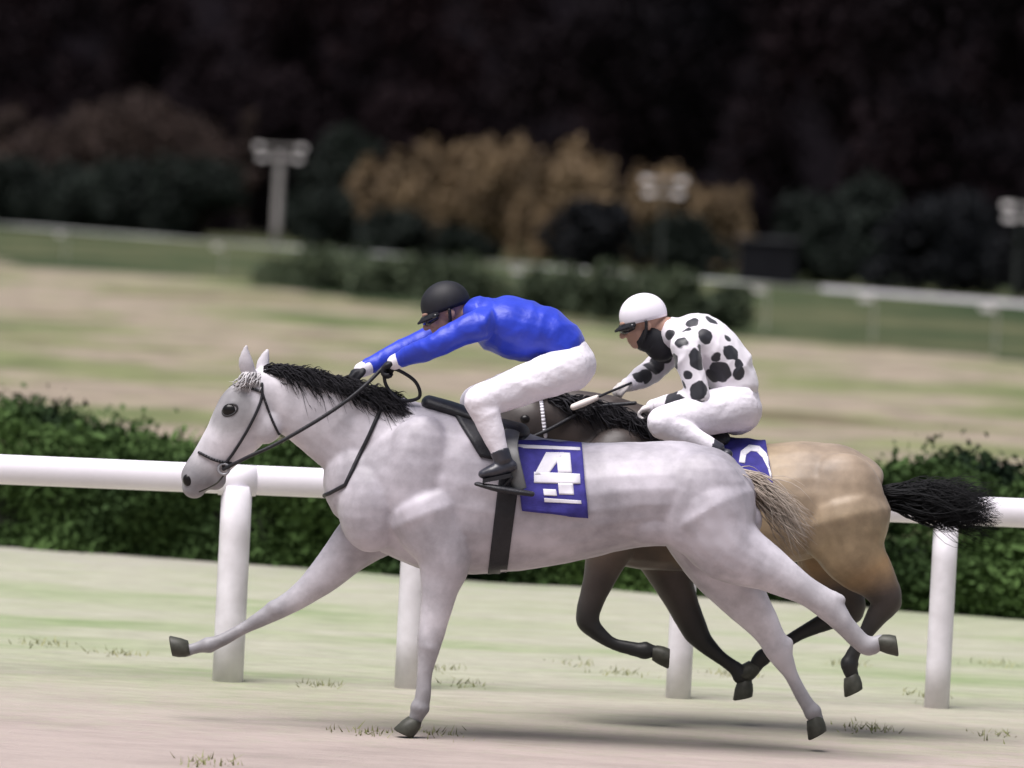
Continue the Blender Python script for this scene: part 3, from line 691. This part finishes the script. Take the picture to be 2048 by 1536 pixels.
mb = MB(); drape_line(mb, gb, [(398, 984), (416, 976), (434, 966), (448, 950)], GY, -.001, .004); child('mouth_line', mb, MT['hoof'], grey)
mb = MB(); lid = [on_skin(gb, 460 + 15 * math.cos(a), 820 + 11 * math.sin(a) - 4 * math.cos(a), GY, .001)[0] for a in np.linspace(0, 6.283, 18)]; tube(mb, lid, .0045, seg=8, k=1); child('eyelid', mb, MT['lid'], grey)
# mane
rng = np.random.default_rng(21); roots = []; dirs = []
for k in range(2200):
    t = rng.uniform(0, 1); cr = catmull(np.array([(534, 738), (600, 746), (660, 762), (700, 772), (745, 786), (780, 797)], float), 8); q = cr[int(t * (len(cr) - 1))]
    p, n_ = on_skin(gb, q[0] + rng.uniform(-8, 8), q[1] + rng.uniform(-6, 8 + 18 * t), GY, 0.0); roots.append(p)
    dirs.append((1.0, -0.22 + rng.normal(0, .25), 0.42 + rng.normal(0, .32)))
mb = MB(); strands(mb, roots, dirs, 0.13, 0.0030, rng, 0.75, 0.022); child('mane', mb, MT['mane_dark'], grey)
rng = np.random.default_rng(22); roots = []; dirs = []
for k in range(160):
    p, n_ = on_skin(gb, 500 + rng.uniform(-14, 22), 748 + rng.uniform(-4, 10), GY, 0.0); roots.append(p); dirs.append((-.35 + rng.normal(0, .3), -.2 + rng.normal(0, .3), -.6))
mb = MB(); strands(mb, roots, dirs, 0.07, 0.004, rng, 0.1, 0.012)
child('forelock', mb, MT['forelock'], grey)
# tail
rng = np.random.default_rng(23); roots = []; dirs = []
for k in range(330):
    roots.append(pt(1474 + rng.uniform(-12, 10), 948 + rng.uniform(-14, 20), GY) + Vector((0, rng.normal(0, .025), 0)))
    dirs.append((1.0, 0.12 + rng.normal(0, .08), -0.40 + rng.normal(0, .16)))
mb = MB(); strands(mb, roots, dirs, 0.33, 0.0026, rng, 0.35, 0.035, 9); child('tail', mb, MT['tail_tan'], grey)
# bridle, reins, straps
mb = MB()
drape_line(mb, gb, [(452, 768), (490, 774), (524, 784)], GY, .004, .0065)
drape_line(mb, gb, [(524, 768), (522, 800), (500, 850), (470, 900), (446, 932)], GY, .004, .0065)
drape_line(mb, gb, [(524, 784), (536, 820), (552, 858), (566, 884)], GY, .004, .0055)
drape_line(mb, gb, [(398, 905), (430, 920), (462, 926)], GY, .004, .0065)
child('bridle', mb, MT['leather'], grey)
bit, _ = on_skin(gb, 446, 936, GY, .012); mb = MB()
tube(mb, [bit + Vector((.024 * math.cos(a), -.004, .024 * math.sin(a))) for a in np.linspace(0, 6.283, 14)], .006, seg=8, k=1); child('bit_ring', mb, MT['steel'], grey)
HN1, HF1 = pt(768, 733, -.09), pt(706, 748, .05)
mb = MB()
tube(mb, [bit, pt(500, 912, -.115), pt(560, 884, -.13), pt(655, 828, -.145), pt(720, 780, -.13), HN1], .0085, seg=8, k=5)
tube(mb, [HN1, pt(800, 742, -.08), pt(832, 765, -.07), pt(838, 795, -.06), pt(800, 800, -.09), pt(772, 770, -.08), HN1], .008, seg=8, k=5)
child('reins', mb, MT['leather'], grey)
mb = MB(); drape_line(mb, gb, [(692, 970), (712, 925), (738, 872), (762, 818), (775, 792)], GY, .004, .009)
cp = [on_skin(gb, 692, 970, GY, .004)[0]] + [gb.find_nearest(pt(655, 985 + 6 * (1 - abs(a_)), a_ * .2))[0] + Vector((-.004, 0, 0)) for a_ in (-.55, -.25, 0, .25, .55)]
tube(mb, cp, .009, seg=8, k=4); child('breast_strap', mb, MT['leather'], grey)
s_ = drape_quad(gb, [(1006, 890), (1048, 892), (1012, 1154), (975, 1152)], GY, .008, 8, 30, .012); child('girth', s_, MT['leather'], grey)
cl = drape_quad(gb, [(1030, 886), (1163, 892), (1176, 1034), (1044, 1022)], GY, .020, 24, 24, .010); cloth = child('saddle_cloth', cl, MT['cloth_blue'], grey)
clm = cloth.data; cb = bvh_of(clm)
Q = lambda *p: list(p)
num = [Q((1092, 905), (1128, 905), (1096, 950), (1068, 950)), Q((1068, 944), (1160, 948), (1161, 968), (1068, 966)), Q((1112, 905), (1140, 906), (1144, 946), (1116, 946)), Q((1116, 966), (1146, 967), (1148, 990), (1118, 989)),
       Q((1086, 978), (1112, 979), (1114, 992), (1088, 991)), Q((1088, 996), (1162, 1001), (1163, 1008), (1089, 1004)), Q((1034, 889), (1160, 895), (1161, 901), (1034, 896))]
child('number', drape_poly(cb, num, GY, .002, thick=.0015), MT['cloth_trim'], cloth)
# saddle on the back
mb = MB(); tube(mb, [pt(858, 806, 0), pt(910, 822, 0), pt(970, 842, 0), pt(1040, 866, 0)], [.035, .038, .032, .045], [.10, .13, .15, .16], 20, 5); child('saddle', mb, MT['leather'], grey)
s_ = drape_quad(gb, [(905, 826), (1046, 872), (1052, 930), (960, 915)], GY, .014, 12, 12, .012); child('saddle_flap', s_, MT['leather'], grey)

# --- bay horse
BY = 1.05
b_trunk = [(1130, 965, 0, 90, .16), (1180, 975, 0, 130, .22), (1250, 990, 0, 142, .25), (1340, 1005, 0, 138, .27), (1440, 1010, 0, 130, .28), (1530, 1010, 0, 124, .28), (1620, 1000, 0, 118, .28), (1690, 1005, 0, 105, .26), (1732, 1025, 0, 78, .18), (1745, 1030, 0, 36, .09)]
b_neck = [(1250, 900, 0, 100, .16), (1190, 865, 0, 82, .12), (1130, 840, 0, 64, .095), (1080, 828, 0, 52, .085)]
b_head = [(1085, 830, 0, 44, .085), (1055, 850, 0, 56, .10), (1015, 876, 0, 46, .08), (970, 905, 0, 36, .062), (935, 925, 0, 32, .06)]
b_ears = [[(1085, 795, -.06, 12, .02), (1082, 772, -.07, 13, .02), (1078, 750, -.075, 4, .006)], [(1100, 797, .06, 12, .02), (1098, 775, .07, 13, .02), (1096, 754, .075, 4, .006)]]
b_legs = [
    [(1245, 1030, -.13, 70), (1218, 1100, -.15, 46), (1196, 1165, -.15, 32), (1176, 1225, -.15, 23), (1180, 1250, -.15, 20), (1220, 1284, -.15, 14), (1268, 1298, -.15, 15), (1292, 1301, -.15, 16), (1312, 1303, -.15, 13)],
    [(1290, 1040, .13, 80), (1330, 1120, .15, 52), (1358, 1190, .15, 36), (1385, 1250, .15, 27), (1408, 1285, .15, 20), (1445, 1318, .15, 15), (1475, 1340, .15, 17), (1488, 1354, .15, 17), (1492, 1370, .15, 14)],
    [(1660, 1030, .14, 100), (1660, 1110, .16, 70), (1690, 1180, .16, 38), (1700, 1222, .16, 28), (1660, 1240, .16, 20), (1600, 1268, .16, 15), (1545, 1302, .16, 16), (1522, 1318, .16, 17), (1508, 1338, .16, 14)],
    [(1690, 1040, -.14, 95), (1710, 1110, -.16, 68), (1755, 1165, -.16, 42), (1772, 1200, -.16, 30), (1752, 1235, -.16, 21), (1722, 1280, -.16, 15), (1702, 1318, -.16, 16), (1700, 1338, -.16, 16), (1708, 1358, -.16, 14)],
]
b_blobs = [(1230, 970, -.15, 75, 115, .12), (1230, 970, .15, 75, 115, .12), (1680, 1020, -.17, 92, 115, .13), (1680, 1020, .17, 92, 115, .13), (1660, 935, 0, 80, 50, .16), (1300, 890, 0, 70, 45, .07), (1075, 868, -.04, 30, 32, .05),
           (1176, 1232, -.15, 24, 24, .05), (1290, 1301, -.15, 18, 18, .038), (1392, 1264, .15, 26, 26, .05), (1482, 1350, .15, 19, 19, .038), (1702, 1226, .16, 27, 24, .05), (1526, 1315, .16, 18, 18, .038),
           (1776, 1204, -.16, 28, 26, .05), (1790, 1196, -.16, 14, 14, .028), (1699, 1328, -.16, 18, 19, .038), (1590, 1040, -.22, 60, 45, .06), (1690, 1090, -.2, 55, 60, .07)]
blt = [.05, .15, .4, .7, .9, 1, 1, 1, 1, 1]
b_tones = dict(trunk=[.68, .66, .6, .5, .3, .12, .0, .0, .0, .0], neck=[.66, .68, .7, .7], head=[.82, .84, .85, .85, .9], ear=.7,
               legs=[[.6, .6, .65, .9, 1, 1, 1, 1, 1], [.6, .6, .7, .9, 1, 1, 1, 1, 1], [.1, .3, .6, .9, 1, 1, 1, 1, 1], [.08, .17, .40, .75, .9, 1, 1, 1, 1]])
bay, bb = horse(BY, b_trunk, b_neck, b_head, b_ears, b_legs, b_blobs, b_tones, 'bay_horse', MT['bay_coat'], 0.0105)
tag(bay, 'far tan-brown racehorse with black legs and streaming black tail, half hidden behind the white-grey one', 'horse', 'galloping racehorses')
hoof(bay, (1310, 1303), (1343, 1305), BY, -.15); hoof(bay, (1492, 1366), (1498, 1394), BY, .15)
hoof(bay, (1510, 1335), (1494, 1360), BY, .16); hoof(bay, (1706, 1354), (1722, 1386), BY, -.16)
e, n_ = on_skin(bb, 1050, 838, BY, -0.012); mb = MB(); ball(mb, e, (.026, .022, .022)); child('eye', mb, MT['eye'], bay)
mb = MB(); drape_line(mb, bb, [(1082, 796), (1086, 830), (1090, 872)], BY, .006, .009)
child('bridle', mb, MT['cloth_trim'], bay)
rng = np.random.default_rng(31); roots = []; dirs = []
for k in range(700):
    t = rng.uniform(0, 1); cr = catmull(np.array([(1100, 790), (1160, 800), (1220, 818), (1290, 850)], float), 8); q = cr[int(t * (len(cr) - 1))]
    p, n_ = on_skin(bb, q[0] + rng.uniform(-6, 6), q[1] + rng.uniform(0, 14), BY, 0.0); roots.append(p); dirs.append((1, -.3 + rng.normal(0, .2), .15 + rng.normal(0, .2)))
mb = MB(); strands(mb, roots, dirs, 0.16, 0.005, rng, 0.6, 0.03); child('mane', mb, MT['mane_dark'], bay)
rng = np.random.default_rng(32); roots = []; dirs = []
for k in range(1600):
    roots.append(pt(1758 + rng.uniform(-6, 14), 990 + rng.uniform(-16, 22), BY) + Vector((0, rng.normal(0, .03), 0)))
    dirs.append((1.0, rng.normal(0, .08), 0.0 + rng.normal(0, .09)))
mb = MB(); strands(mb, roots, dirs, 0.48, 0.0028, rng, 0.10, 0.06, 10); child('tail', mb, MT['tail_dark'], bay)
cl = drape_quad(bb, [(1440, 872), (1530, 884), (1552, 1000), (1450, 1000)], BY, .02, 18, 18, .01); cloth2 = child('saddle_cloth', cl, MT['cloth_blue'], bay); cb2 = bvh_of(cloth2.data)
arc = [(1484, 924), (1487, 906), (1500, 896), (1516, 898), (1530, 912), (1541, 934), (1547, 956)]; num2 = []
for (xa, ya), (xb, yb) in zip(arc, arc[1:]):
    L_ = math.hypot(xb - xa, yb - ya); ox, oy = (yb - ya) / L_ * 6, -(xb - xa) / L_ * 6; ex, ey = (xb - xa) / L_ * 2, (yb - ya) / L_ * 2
    num2.append([(xa + ox - ex, ya + oy - ey), (xb + ox + ex, yb + oy + ey), (xb - ox + ex, yb - oy + ey), (xa - ox - ex, ya - oy - ey)])
child('number', drape_poly(cb2, num2, BY, .002, thick=.0015), MT['cloth_trim'], cloth2)
mb = MB(); tube(mb, [pt(1310, 868, BY), pt(1370, 872, BY), pt(1440, 880, BY)], [.035, .04, .05], [.1, .14, .16], 20, 5); child('saddle', mb, MT['leather'], bay)

# ------------------------------------------------------------------ jockeys
def basis(fwd, up):
    f = Vector(fwd).normalized(); u = Vector(up); u = (u - f * u.dot(f)).normalized(); return f, u, f.cross(u)
def head_parts(mb, c_, fwd, up):
    """skull, jaw, nose, brow, lips, ears; c_ is the centre of the head"""
    f, u, r = basis(fwd, up); P = lambda a, b, d: c_ + f * a + u * b + r * d
    ax = (f, r, u)
    ball(mb, P(-.01, .025, 0), (.098, .078, .092), ax); ball(mb, P(.035, -.03, 0), (.058, .062, .075), ax)
    ball(mb, P(.055, -.085, 0), (.034, .036, .026), ax); ball(mb, P(.012, -.066, 0), (.06, .052, .036), ax)
    ball(mb, P(.088, .022, 0), (.02, .05, .014), ax)
    tube(mb, [P(.092, .012, 0), P(.106, -.018, 0), P(.112, -.032, 0)], [.010, .013, .015], seg=10, k=2, ref=tuple(r))
    ball(mb, P(.096, -.036, .013), (.012, .010, .009), ax); ball(mb, P(.096, -.036, -.013), (.012, .010, .009), ax)
    ball(mb, P(.086, -.058, 0), (.012, .024, .007), ax); ball(mb, P(.083, -.071, 0), (.012, .021, .008), ax)
    for s_ in (-1, 1):
        ball(mb, P(-.008, -.012, .078 * s_), (.020, .010, .032), ax); ball(mb, P(.072, -.02, .038 * s_), (.02, .022, .02), ax)
def hand_parts(mb, wrist, knuck, curl, palm_n, side):
    """palm and five bent fingers closing round a rein; curl: the direction the fingers bend to"""
    w_, k_ = Vector(wrist), Vector(knuck); d = (k_ - w_).normalized(); cn = Vector(curl); cn = (cn - d * cn.dot(d)).normalized(); sp = d.cross(cn).normalized()
    tube(mb, [w_, w_.lerp(k_, .5), k_], [.020, .020, .017], [.028, .038, .040], 14, 3, ref=tuple(sp))
    for i, (o_, L) in enumerate(((-.033, .9), (-.011, 1.0), (.011, .97), (.033, .78))):
        a = k_ + sp * o_; L1 = .040 * L
        p1 = a + d * L1 * .75 + cn * L1 * .45; p2 = p1 + cn * .028 * L - d * .004; p3 = p2 - d * .022 * L + cn * .004
        tube(mb, [a - d * .01, a, p1, p2, p3], [.0105, .0105, .0100, .0092, .0082], seg=10, k=3, ref=tuple(sp))
    b_ = w_.lerp(k_, .35) - sp * .034 * side
    tube(mb, [w_.lerp(k_, .2) - sp * .02 * side, b_ + cn * .012, b_ + d * .035 + cn * .028, b_ + d * .052 + cn * .036 + sp * .012 * side], [.016, .0135, .0115, .009], seg=10, k=3, ref=tuple(sp))

def jockey(name, Y, torso, hipN, hipF, kneeN, kneeF, ankN, ankF, toeN, toeF, armN, armF, knN, knF, headc, hfwd, hup, jersey_mat, helmet_mat, thigh_r, label, face_mat, boot_mat, glove_mat):
    S_ = ppm(Y); W = lambda q: pt(q[0], q[1], Y + q[2]); rr = lambda px: px / S_
    TP = [W(t) for t in torso]; tr = [rr(t[3]) for t in torso]; tl = [t[4] for t in torso]
    body = MB()
    tube(body, TP, [r_ - .024 for r_ in tr], [r_ - .024 for r_ in tl], 22, 4)
    hc = pt(headc[0], headc[1], Y + headc[2]); f, u, r = basis(hfwd, hup)
    neck0 = TP[-1]; tube(body, [neck0, neck0.lerp(hc, .5), hc - u * .04 - f * .02], [.066, .060, .056], seg=16, k=3)
    head_parts(body, hc, hfwd, hup)
    legr = [rr(thigh_r[0]), rr((thigh_r[0] + thigh_r[1]) / 2), rr(thigh_r[1])]
    legs = []
    for hp, kn, an, to in ((hipN, kneeN, ankN, toeN), (hipF, kneeF, ankF, toeF)):
        H_, K_, A_, T_ = W(hp), W(kn), W(an), W(to); legs.append((H_, K_, A_, T_))
        tube(body, [H_, H_.lerp(K_, .5), K_], [l_ - .012 for l_ in legr], seg=18, k=3)
        tube(body, [K_, K_.lerp(A_, .35), A_], [legr[2] - .014, .046, .022], seg=16, k=3)
        tube(body, [A_, A_.lerp(T_, .12)], [.020, .018], seg=14, k=1)
    arms = []
    for (sh, el, wr), kn, sd_ in ((armN, knN, 1), (armF, knF, -1)):
        S0, E0, W0, K0 = W(sh), W(el), W(wr), W(kn); arms.append((S0, E0, W0, K0))
        tube(body, [S0, S0.lerp(E0, .5), E0], [.055, .045, .038], seg=14, k=3); tube(body, [E0, E0.lerp(W0, .5), W0], [.038, .034, .026], seg=14, k=3)
        hand_parts(body, W0, K0, (0.25, 0, -1), None, sd_)
    me = remesh(body, .006, 3, name); o = link(name, me, MT['skin']); tag(o, label, 'person', 'jockeys riding in the race')
    # hands wear gloves: faces beyond the wrists
    me.materials.append(glove_mat)
    for p in me.polygons:
        c_ = p.center
        for S0, E0, W0, K0 in arms:
            if (c_ - K0).length < .13 and (c_ - W0).dot((K0 - W0).normalized()) > -.02: p.material_index = 1
    for S0, E0, W0, K0 in arms:
        q = MB(); tube(q, [W0.lerp(E0, .05), W0.lerp(K0, .28)], [.036, .034], seg=16, k=2); child('cuff', q, MT['breeches'], o)
    # jersey
    j = MB(); cut = torso[1:]
    tube(j, TP[1:], tr[1:], tl[1:], 24, 5)
    for S0, E0, W0, K0 in arms:
        inn = S0.lerp(TP[-2], .5)
        tube(j, [inn, S0, S0.lerp(E0, .5), E0], [.075, .072, .062, .055], seg=18, k=4); tube(j, [E0, E0.lerp(W0, .5), W0], [.055, .050, .036], seg=18, k=4, round_ends=False)
    jm = remesh(j, .008, 4, 'jersey'); ruffle(jm, .008, (7, 3.5, 5), Y, True); ruffle(jm, .003, (16, 6, 11), 3, True); child('jersey', jm, jersey_mat, o)
    # breeches
    b = MB(); tube(b, [TP[0], TP[0].lerp(TP[1], .7), TP[1]], [tr[0] * 1.06, tr[1] * .93, tr[1] * .74], [tl[0] * 1.03, tl[1] * .94, tl[1] * .78], 22, 3)
    for H_, K_, A_, T_ in legs:
        tube(b, [TP[0].lerp(H_, .7), H_, H_.lerp(K_, .5), K_], [legr[0], legr[0], legr[1], legr[2]], seg=20, k=4)
        tube(b, [K_, K_.lerp(A_, .35), K_.lerp(A_, .84)], [legr[2] * .98, .060, .041], seg=18, k=4)
    bm_ = remesh(b, .008, 4, 'breeches'); ruffle(bm_, .0035, (6, 4, 9), Y + 4, True); ruffle(bm_, .0015, (14, 8, 18), 1, True); child('breeches', bm_, MT['breeches'], o)
    # boots: shaft, foot, sole
    for H_, K_, A_, T_ in legs:
        q = MB(); st = K_.lerp(A_, .80)
        tube(q, [st, K_.lerp(A_, .9), A_], [.044, .042, .040], seg=16, k=3, round_ends=False)
        hl = A_ + (A_ - T_).normalized() * .040 + Vector((0, 0, -.034))
        tube(q, [hl, A_ + Vector((0, 0, -.025)), A_.lerp(T_, .55) + Vector((0, 0, -.012)), T_], [.026, .036, .032, .022], [.028, .034, .042, .032], 16, 4)
        bo = child('boot', remesh(q, .007, 3, 'boot'), boot_mat, o)
        q = MB(); obox(q, hl + Vector((0, 0, -.040)), T_ + Vector((0, 0, -.030)), (0, .04, 0), (0, 0, .009)); child('sole', q, MT['leather'], bo, False)
    # helmet: shell cut at the brow, peak, chin strap, goggles
    P = lambda a, b_, d: hc + f * a + u * b_ + r * d
    shell = MB(); V = []; F = []; sg, rg = 32, 12
    for i in range(rg + 1):
        th = (math.pi * .56) * i / rg
        for k in range(sg):
            ph = 2 * math.pi * k / sg; dip = 0.10 * (1 - math.cos(ph)) * (i / rg) ** 2      # lower at the nape
            t_ = th + dip * .9
            V.append(tuple(P(-.010 + .113 * math.sin(t_) * math.cos(ph), .030 + .102 * math.cos(t_), .094 * math.sin(t_) * math.sin(ph))))
    for i in range(rg):
        for k in range(sg): F.append((i * sg + k, i * sg + (k + 1) % sg, (i + 1) * sg + (k + 1) % sg, (i + 1) * sg + k))
    nV = len(V); cen = P(-.008, .030, 0)
    V2 = [tuple(Vector(v).lerp(cen, .07)) for v in V]; F2 = [tuple(nV + i for i in reversed(q)) for q in F]
    for k in range(sg): a_ = rg * sg + k; b2 = rg * sg + (k + 1) % sg; F.append((b2, nV + b2, nV + a_, a_)) ; F[-1] = (a_, b2, nV + b2, nV + a_)
    shell.add(V + V2, F + F2); he = child('helmet', shell, helmet_mat, o)
    q = MB(); n1 = 14; V = []
    for k in range(n1 + 1):
        ph = math.radians(-62 + 124 * k / n1); c2, s2 = math.cos(ph), math.sin(ph); ext = .040 * max(0, math.cos(ph * 1.35))
        for rad, dz in ((0, 0), (ext, -.018)):
            for th_ in (.004, -.004): V.append(tuple(P(-.008 + (.108 + rad) * c2, .016 + dz + th_, (.090 + rad * .5) * s2)))
    F = []
    for k in range(n1):
        a_ = 4 * k; b2 = a_ + 4; F += [(a_, b2, b2 + 2, a_ + 2), (a_ + 1, a_ + 3, b2 + 3, b2 + 1), (a_ + 2, b2 + 2, b2 + 3, a_ + 3)]
    q.add(V, F); child('peak', q, helmet_mat if face_mat is None else MT['helmet_black'], he)
    q = MB()
    for s_ in (-1, 1): tube(q, [P(-.005, .0, .092 * s_), P(.012, -.05, .078 * s_), P(.045, -.108, .03 * s_), P(.05, -.116, 0)], .0075, seg=8, k=4)
    child('chin_strap', q, MT['leather'], he)
    q = MB(); tube(q, [P(.060, -.004, -.070), P(.094, -.004, -.038), P(.106, -.004, 0), P(.094, -.004, .038), P(.060, -.004, .070)], [.016, .024, .021, .024, .016], [.012, .016, .014, .016, .012], 14, 4)
    child('goggles', q, MT['goggles'], o)
    if face_mat:
        q = MB(); tube(q, [P(-.05, -.13, 0), P(-.03, -.09, 0), P(.005, -.066, 0)], [.078, .078, .074], [.074, .076, .068], 20, 4); child('neck_gaiter', q, face_mat, o)
    else:
        q = MB(); tube(q, [neck0.lerp(hc, -.05), neck0.lerp(hc, .22)], [.082, .074], seg=20, k=2, round_ends=False); child('collar', q, MT['cloth_trim'], o)
    return o, arms, jm

blue, arms1, _ = jockey('person', GY,
    [(1140, 730, 0, 50, .165), (1122, 690, 0, 50, .155), (1088, 668, 0, 55, .165), (1040, 660, 0, 62, .18), (990, 645, 0, 57, .185), (958, 630, 0, 38, .12)],
    (1132, 738, -.10), (1132, 738, .10), (962, 803, -.35), (952, 805, .35), (1008, 925, -.385), (1008, 925, .385), (966, 948, -.39), (966, 948, .39),
    ((955, 650, -.19), (872, 690, -.21), (795, 722, -.10)), ((940, 640, .19), (850, 682, .20), (728, 738, .06)), (774, 731, -.09), (708, 746, .05),
    (892, 622, 0), (-1, -.15, -.5), (-.35, 0, 1), MT['jersey_blue'], MT['helmet_black'], (46, 34),
    'crouching jockey in a royal blue top, white breeches and black helmet, arms stretched forward', None, MT['boot'], MT['helmet_black'])
# stirrup of the near foot
root_s = blue
mb = MB(); tube(mb, [pt(1022, 955, -.40), pt(1000, 976, -.40), pt(955, 968, -.40)], .010, seg=8, k=3); tube(mb, [pt(952, 968, -.40), pt(1000, 978, -.40), pt(1064, 988, -.40)], [.008, .016, .012], [.02, .04, .03], 10, 3)
st = child('stirrup', mb, MT['leather'], grey)
mb = MB(); tube(mb, [on_skin(gb, 1022, 862, GY, .02)[0], pt(1020, 900, -.35), pt(1040, 978, -.37)], [.034, .036, .030], [.006, .006, .006], 10, 4, ref=(0, 1, 0)); child('stirrup_leather', mb, MT['boot_grey'], grey)

# spotted silk: black discs at measured places of the jersey
sm = bpy.data.materials.new('white_silk_with_black_spots'); sm.use_nodes = True
nn_ = sm.node_tree.nodes; ll = sm.node_tree.links; bs = nn_['Principled BSDF']; bs.inputs['Roughness'].default_value = .5; bs.inputs['Sheen Weight'].default_value = .2
spotted, arms2, jm2 = jockey('person', BY,
    [(1472, 818, 0, 50, .165), (1468, 770, 0, 50, .155), (1450, 728, 0, 54, .165), (1420, 698, 0, 58, .18), (1388, 676, 0, 52, .185), (1352, 668, 0, 34, .12)],
    (1468, 815, -.10), (1468, 815, .10), (1328, 846, -.33), (1322, 846, .33), (1442, 905, -.36), (1442, 905, .36), (1405, 935, -.37), (1405, 935, .37),
    ((1372, 698, -.19), (1398, 795, -.24), (1312, 812, -.13)), ((1350, 692, .19), (1304, 742, .20), (1262, 768, .07)), (1290, 818, -.11), (1240, 772, .06),
    (1286, 644, 0), (-1, -.1, -.38), (-.25, 0, 1), sm, MT['helmet_white'], (50, 34),
    'jockey in white silks with black spots and a white helmet, crouching over the tan-brown horse', MT['helmet_black'], MT['boot'], MT['glove'])
jb = bvh_of(jm2)
spots = [(1410, 672, 13), (1362, 682, 11), (1398, 718, 17), (1462, 706, 14), (1440, 742, 17), (1350, 722, 12), (1348, 745, 9), (1434, 715, 8), (1480, 745, 10), (1396, 778, 16), (1355, 808, 15), (1400, 815, 13), (1330, 818, 8),
         (1385, 645, 12), (1424, 752, 12), (1340, 668, 8), (1420, 640, 9), (1376, 752, 9), (1455, 676, 8), (1400, 700, 8), (1374, 660, 8), (1420, 780, 7), (1476, 728, 8), (1388, 835, 9), (1368, 770, 8)]
cs = [(on_skin(jb, x, y, BY, 0)[0], r_ * 1.22 / ppm(BY)) for x, y, r_ in spots] + [(pt(x, y, BY) + Vector((0, .15, 0)), .04) for x, y in ((1300, 740),)] + [(pt(x, y, BY + dy), r_) for x, y, dy, r_ in ((1310, 730, .2, .05), (1284, 755, .14, .045), (1350, 806, -.19, .05), (1322, 812, -.15, .035))]
cs += [(jb.find_nearest(pt(x, y, BY + .3))[0], .035) for x, y in ((1400, 680), (1440, 710), (1460, 750), (1380, 700), (1400, 740))]
cs += [(on_skin(jb, x, y, BY, 0)[0], r_) for x, y, r_ in ((1312, 730, .042), (1292, 752, .036), (1278, 756, .03), (1330, 716, .03), (1340, 806, .035))]
gp = nn_.new('ShaderNodeNewGeometry'); nzz = nn_.new('ShaderNodeTexNoise'); nzz.inputs['Scale'].default_value = 14
ll.new(gp.outputs['Position'], nzz.inputs['Vector']); acc = None
for c_, r_ in cs:
    dn = nn_.new('ShaderNodeVectorMath'); dn.operation = 'DISTANCE'; dn.inputs[1].default_value = tuple(c_); ll.new(gp.outputs['Position'], dn.inputs[0])
    su = nn_.new('ShaderNodeMath'); su.operation = 'SUBTRACT'; su.inputs[1].default_value = r_; ll.new(dn.outputs['Value'], su.inputs[0])
    if acc is None: acc = su
    else:
        mi = nn_.new('ShaderNodeMath'); mi.operation = 'MINIMUM'; ll.new(acc.outputs[0], mi.inputs[0]); ll.new(su.outputs[0], mi.inputs[1]); acc = mi
jit = nn_.new('ShaderNodeMath'); jit.operation = 'MULTIPLY_ADD'; jit.inputs[1].default_value = .05; jit.inputs[2].default_value = -.025; ll.new(nzz.outputs[0], jit.inputs[0])
ad = nn_.new('ShaderNodeMath'); ad.operation = 'ADD'; ll.new(acc.outputs[0], ad.inputs[0]); ll.new(jit.outputs[0], ad.inputs[1])
mr = nn_.new('ShaderNodeMapRange'); mr.inputs['From Min'].default_value = -.002; mr.inputs['From Max'].default_value = .003; ll.new(ad.outputs[0], mr.inputs['Value'])
mxx = nn_.new('ShaderNodeMix'); mxx.data_type = 'RGBA'; mxx.inputs[6].default_value = (.014, .014, .02, 1); mxx.inputs[7].default_value = (.74, .70, .75, 1)
ll.new(mr.outputs[0], mxx.inputs[0]); ll.new(mxx.outputs[2], bs.inputs['Base Color'])

# reins of the bay horse and the whip
mb = MB(); bt, _ = on_skin(bb, 985, 905, BY, .015)
tube(mb, [bt, on_skin(bb, 1090, 862, BY, .02)[0], on_skin(bb, 1180, 820, BY, .02)[0], pt(1270, 806, BY - .11)], .009, seg=8, k=5); child('reins', mb, MT['leather'], bay)
mb = MB(); tube(mb, [pt(1262, 766, BY + .03), pt(1205, 790, BY - .15), pt(1180, 801, BY - .17)], [.006, .006, .007], seg=10, k=3)
wp = link('riding_whip', mb.mesh('riding_whip'), MT['leather']); tag(wp, 'thin riding whip with a pale padded end, held low by the jockey in spotted silks', 'whip')
mb = MB(); tube(mb, [pt(1194, 795, BY - .162), pt(1170, 805, BY - .185), pt(1147, 814, BY - .208)], [.012, .016, .015], seg=12, k=3)
child('whip_pad', mb, MT['whip'], wp)

# sparse weeds on the turf and at the edge of the dirt
rng = np.random.default_rng(61); mb = MB(); cl_ = [ground_at(x, y) for x, y in ((735, 1468), (878, 1340), (870, 1470), (1848, 1392), (420, 1528), (2000, 1474), (640, 1372), (925, 1372), (1150, 1330), (1240, 1350), (1460, 1352), (1690, 1330), (90, 1290), (240, 1310), (1730, 1460), (1990, 1330))]
for c_ in cl_:
    for q in range(rng.integers(30, 70)):
        x, y = c_.x + rng.normal(0, .07), c_.y + rng.normal(0, .12); a = rng.uniform(0, 6.283); h = rng.uniform(.012, .045); wd = rng.uniform(.003, .006); lx, ly = rng.normal(0, .6, 2) * h
        mb.add([(x - math.cos(a) * wd, y - math.sin(a) * wd, .002), (x + math.cos(a) * wd, y + math.sin(a) * wd, .002), (x + lx, y + ly, h)], [(0, 1, 2)])
tag(link('weeds', mb.mesh('weeds'), MT['blade'], smooth=False), 'sparse olive tufts of grass on the pale ground', 'grass', kind='stuff')
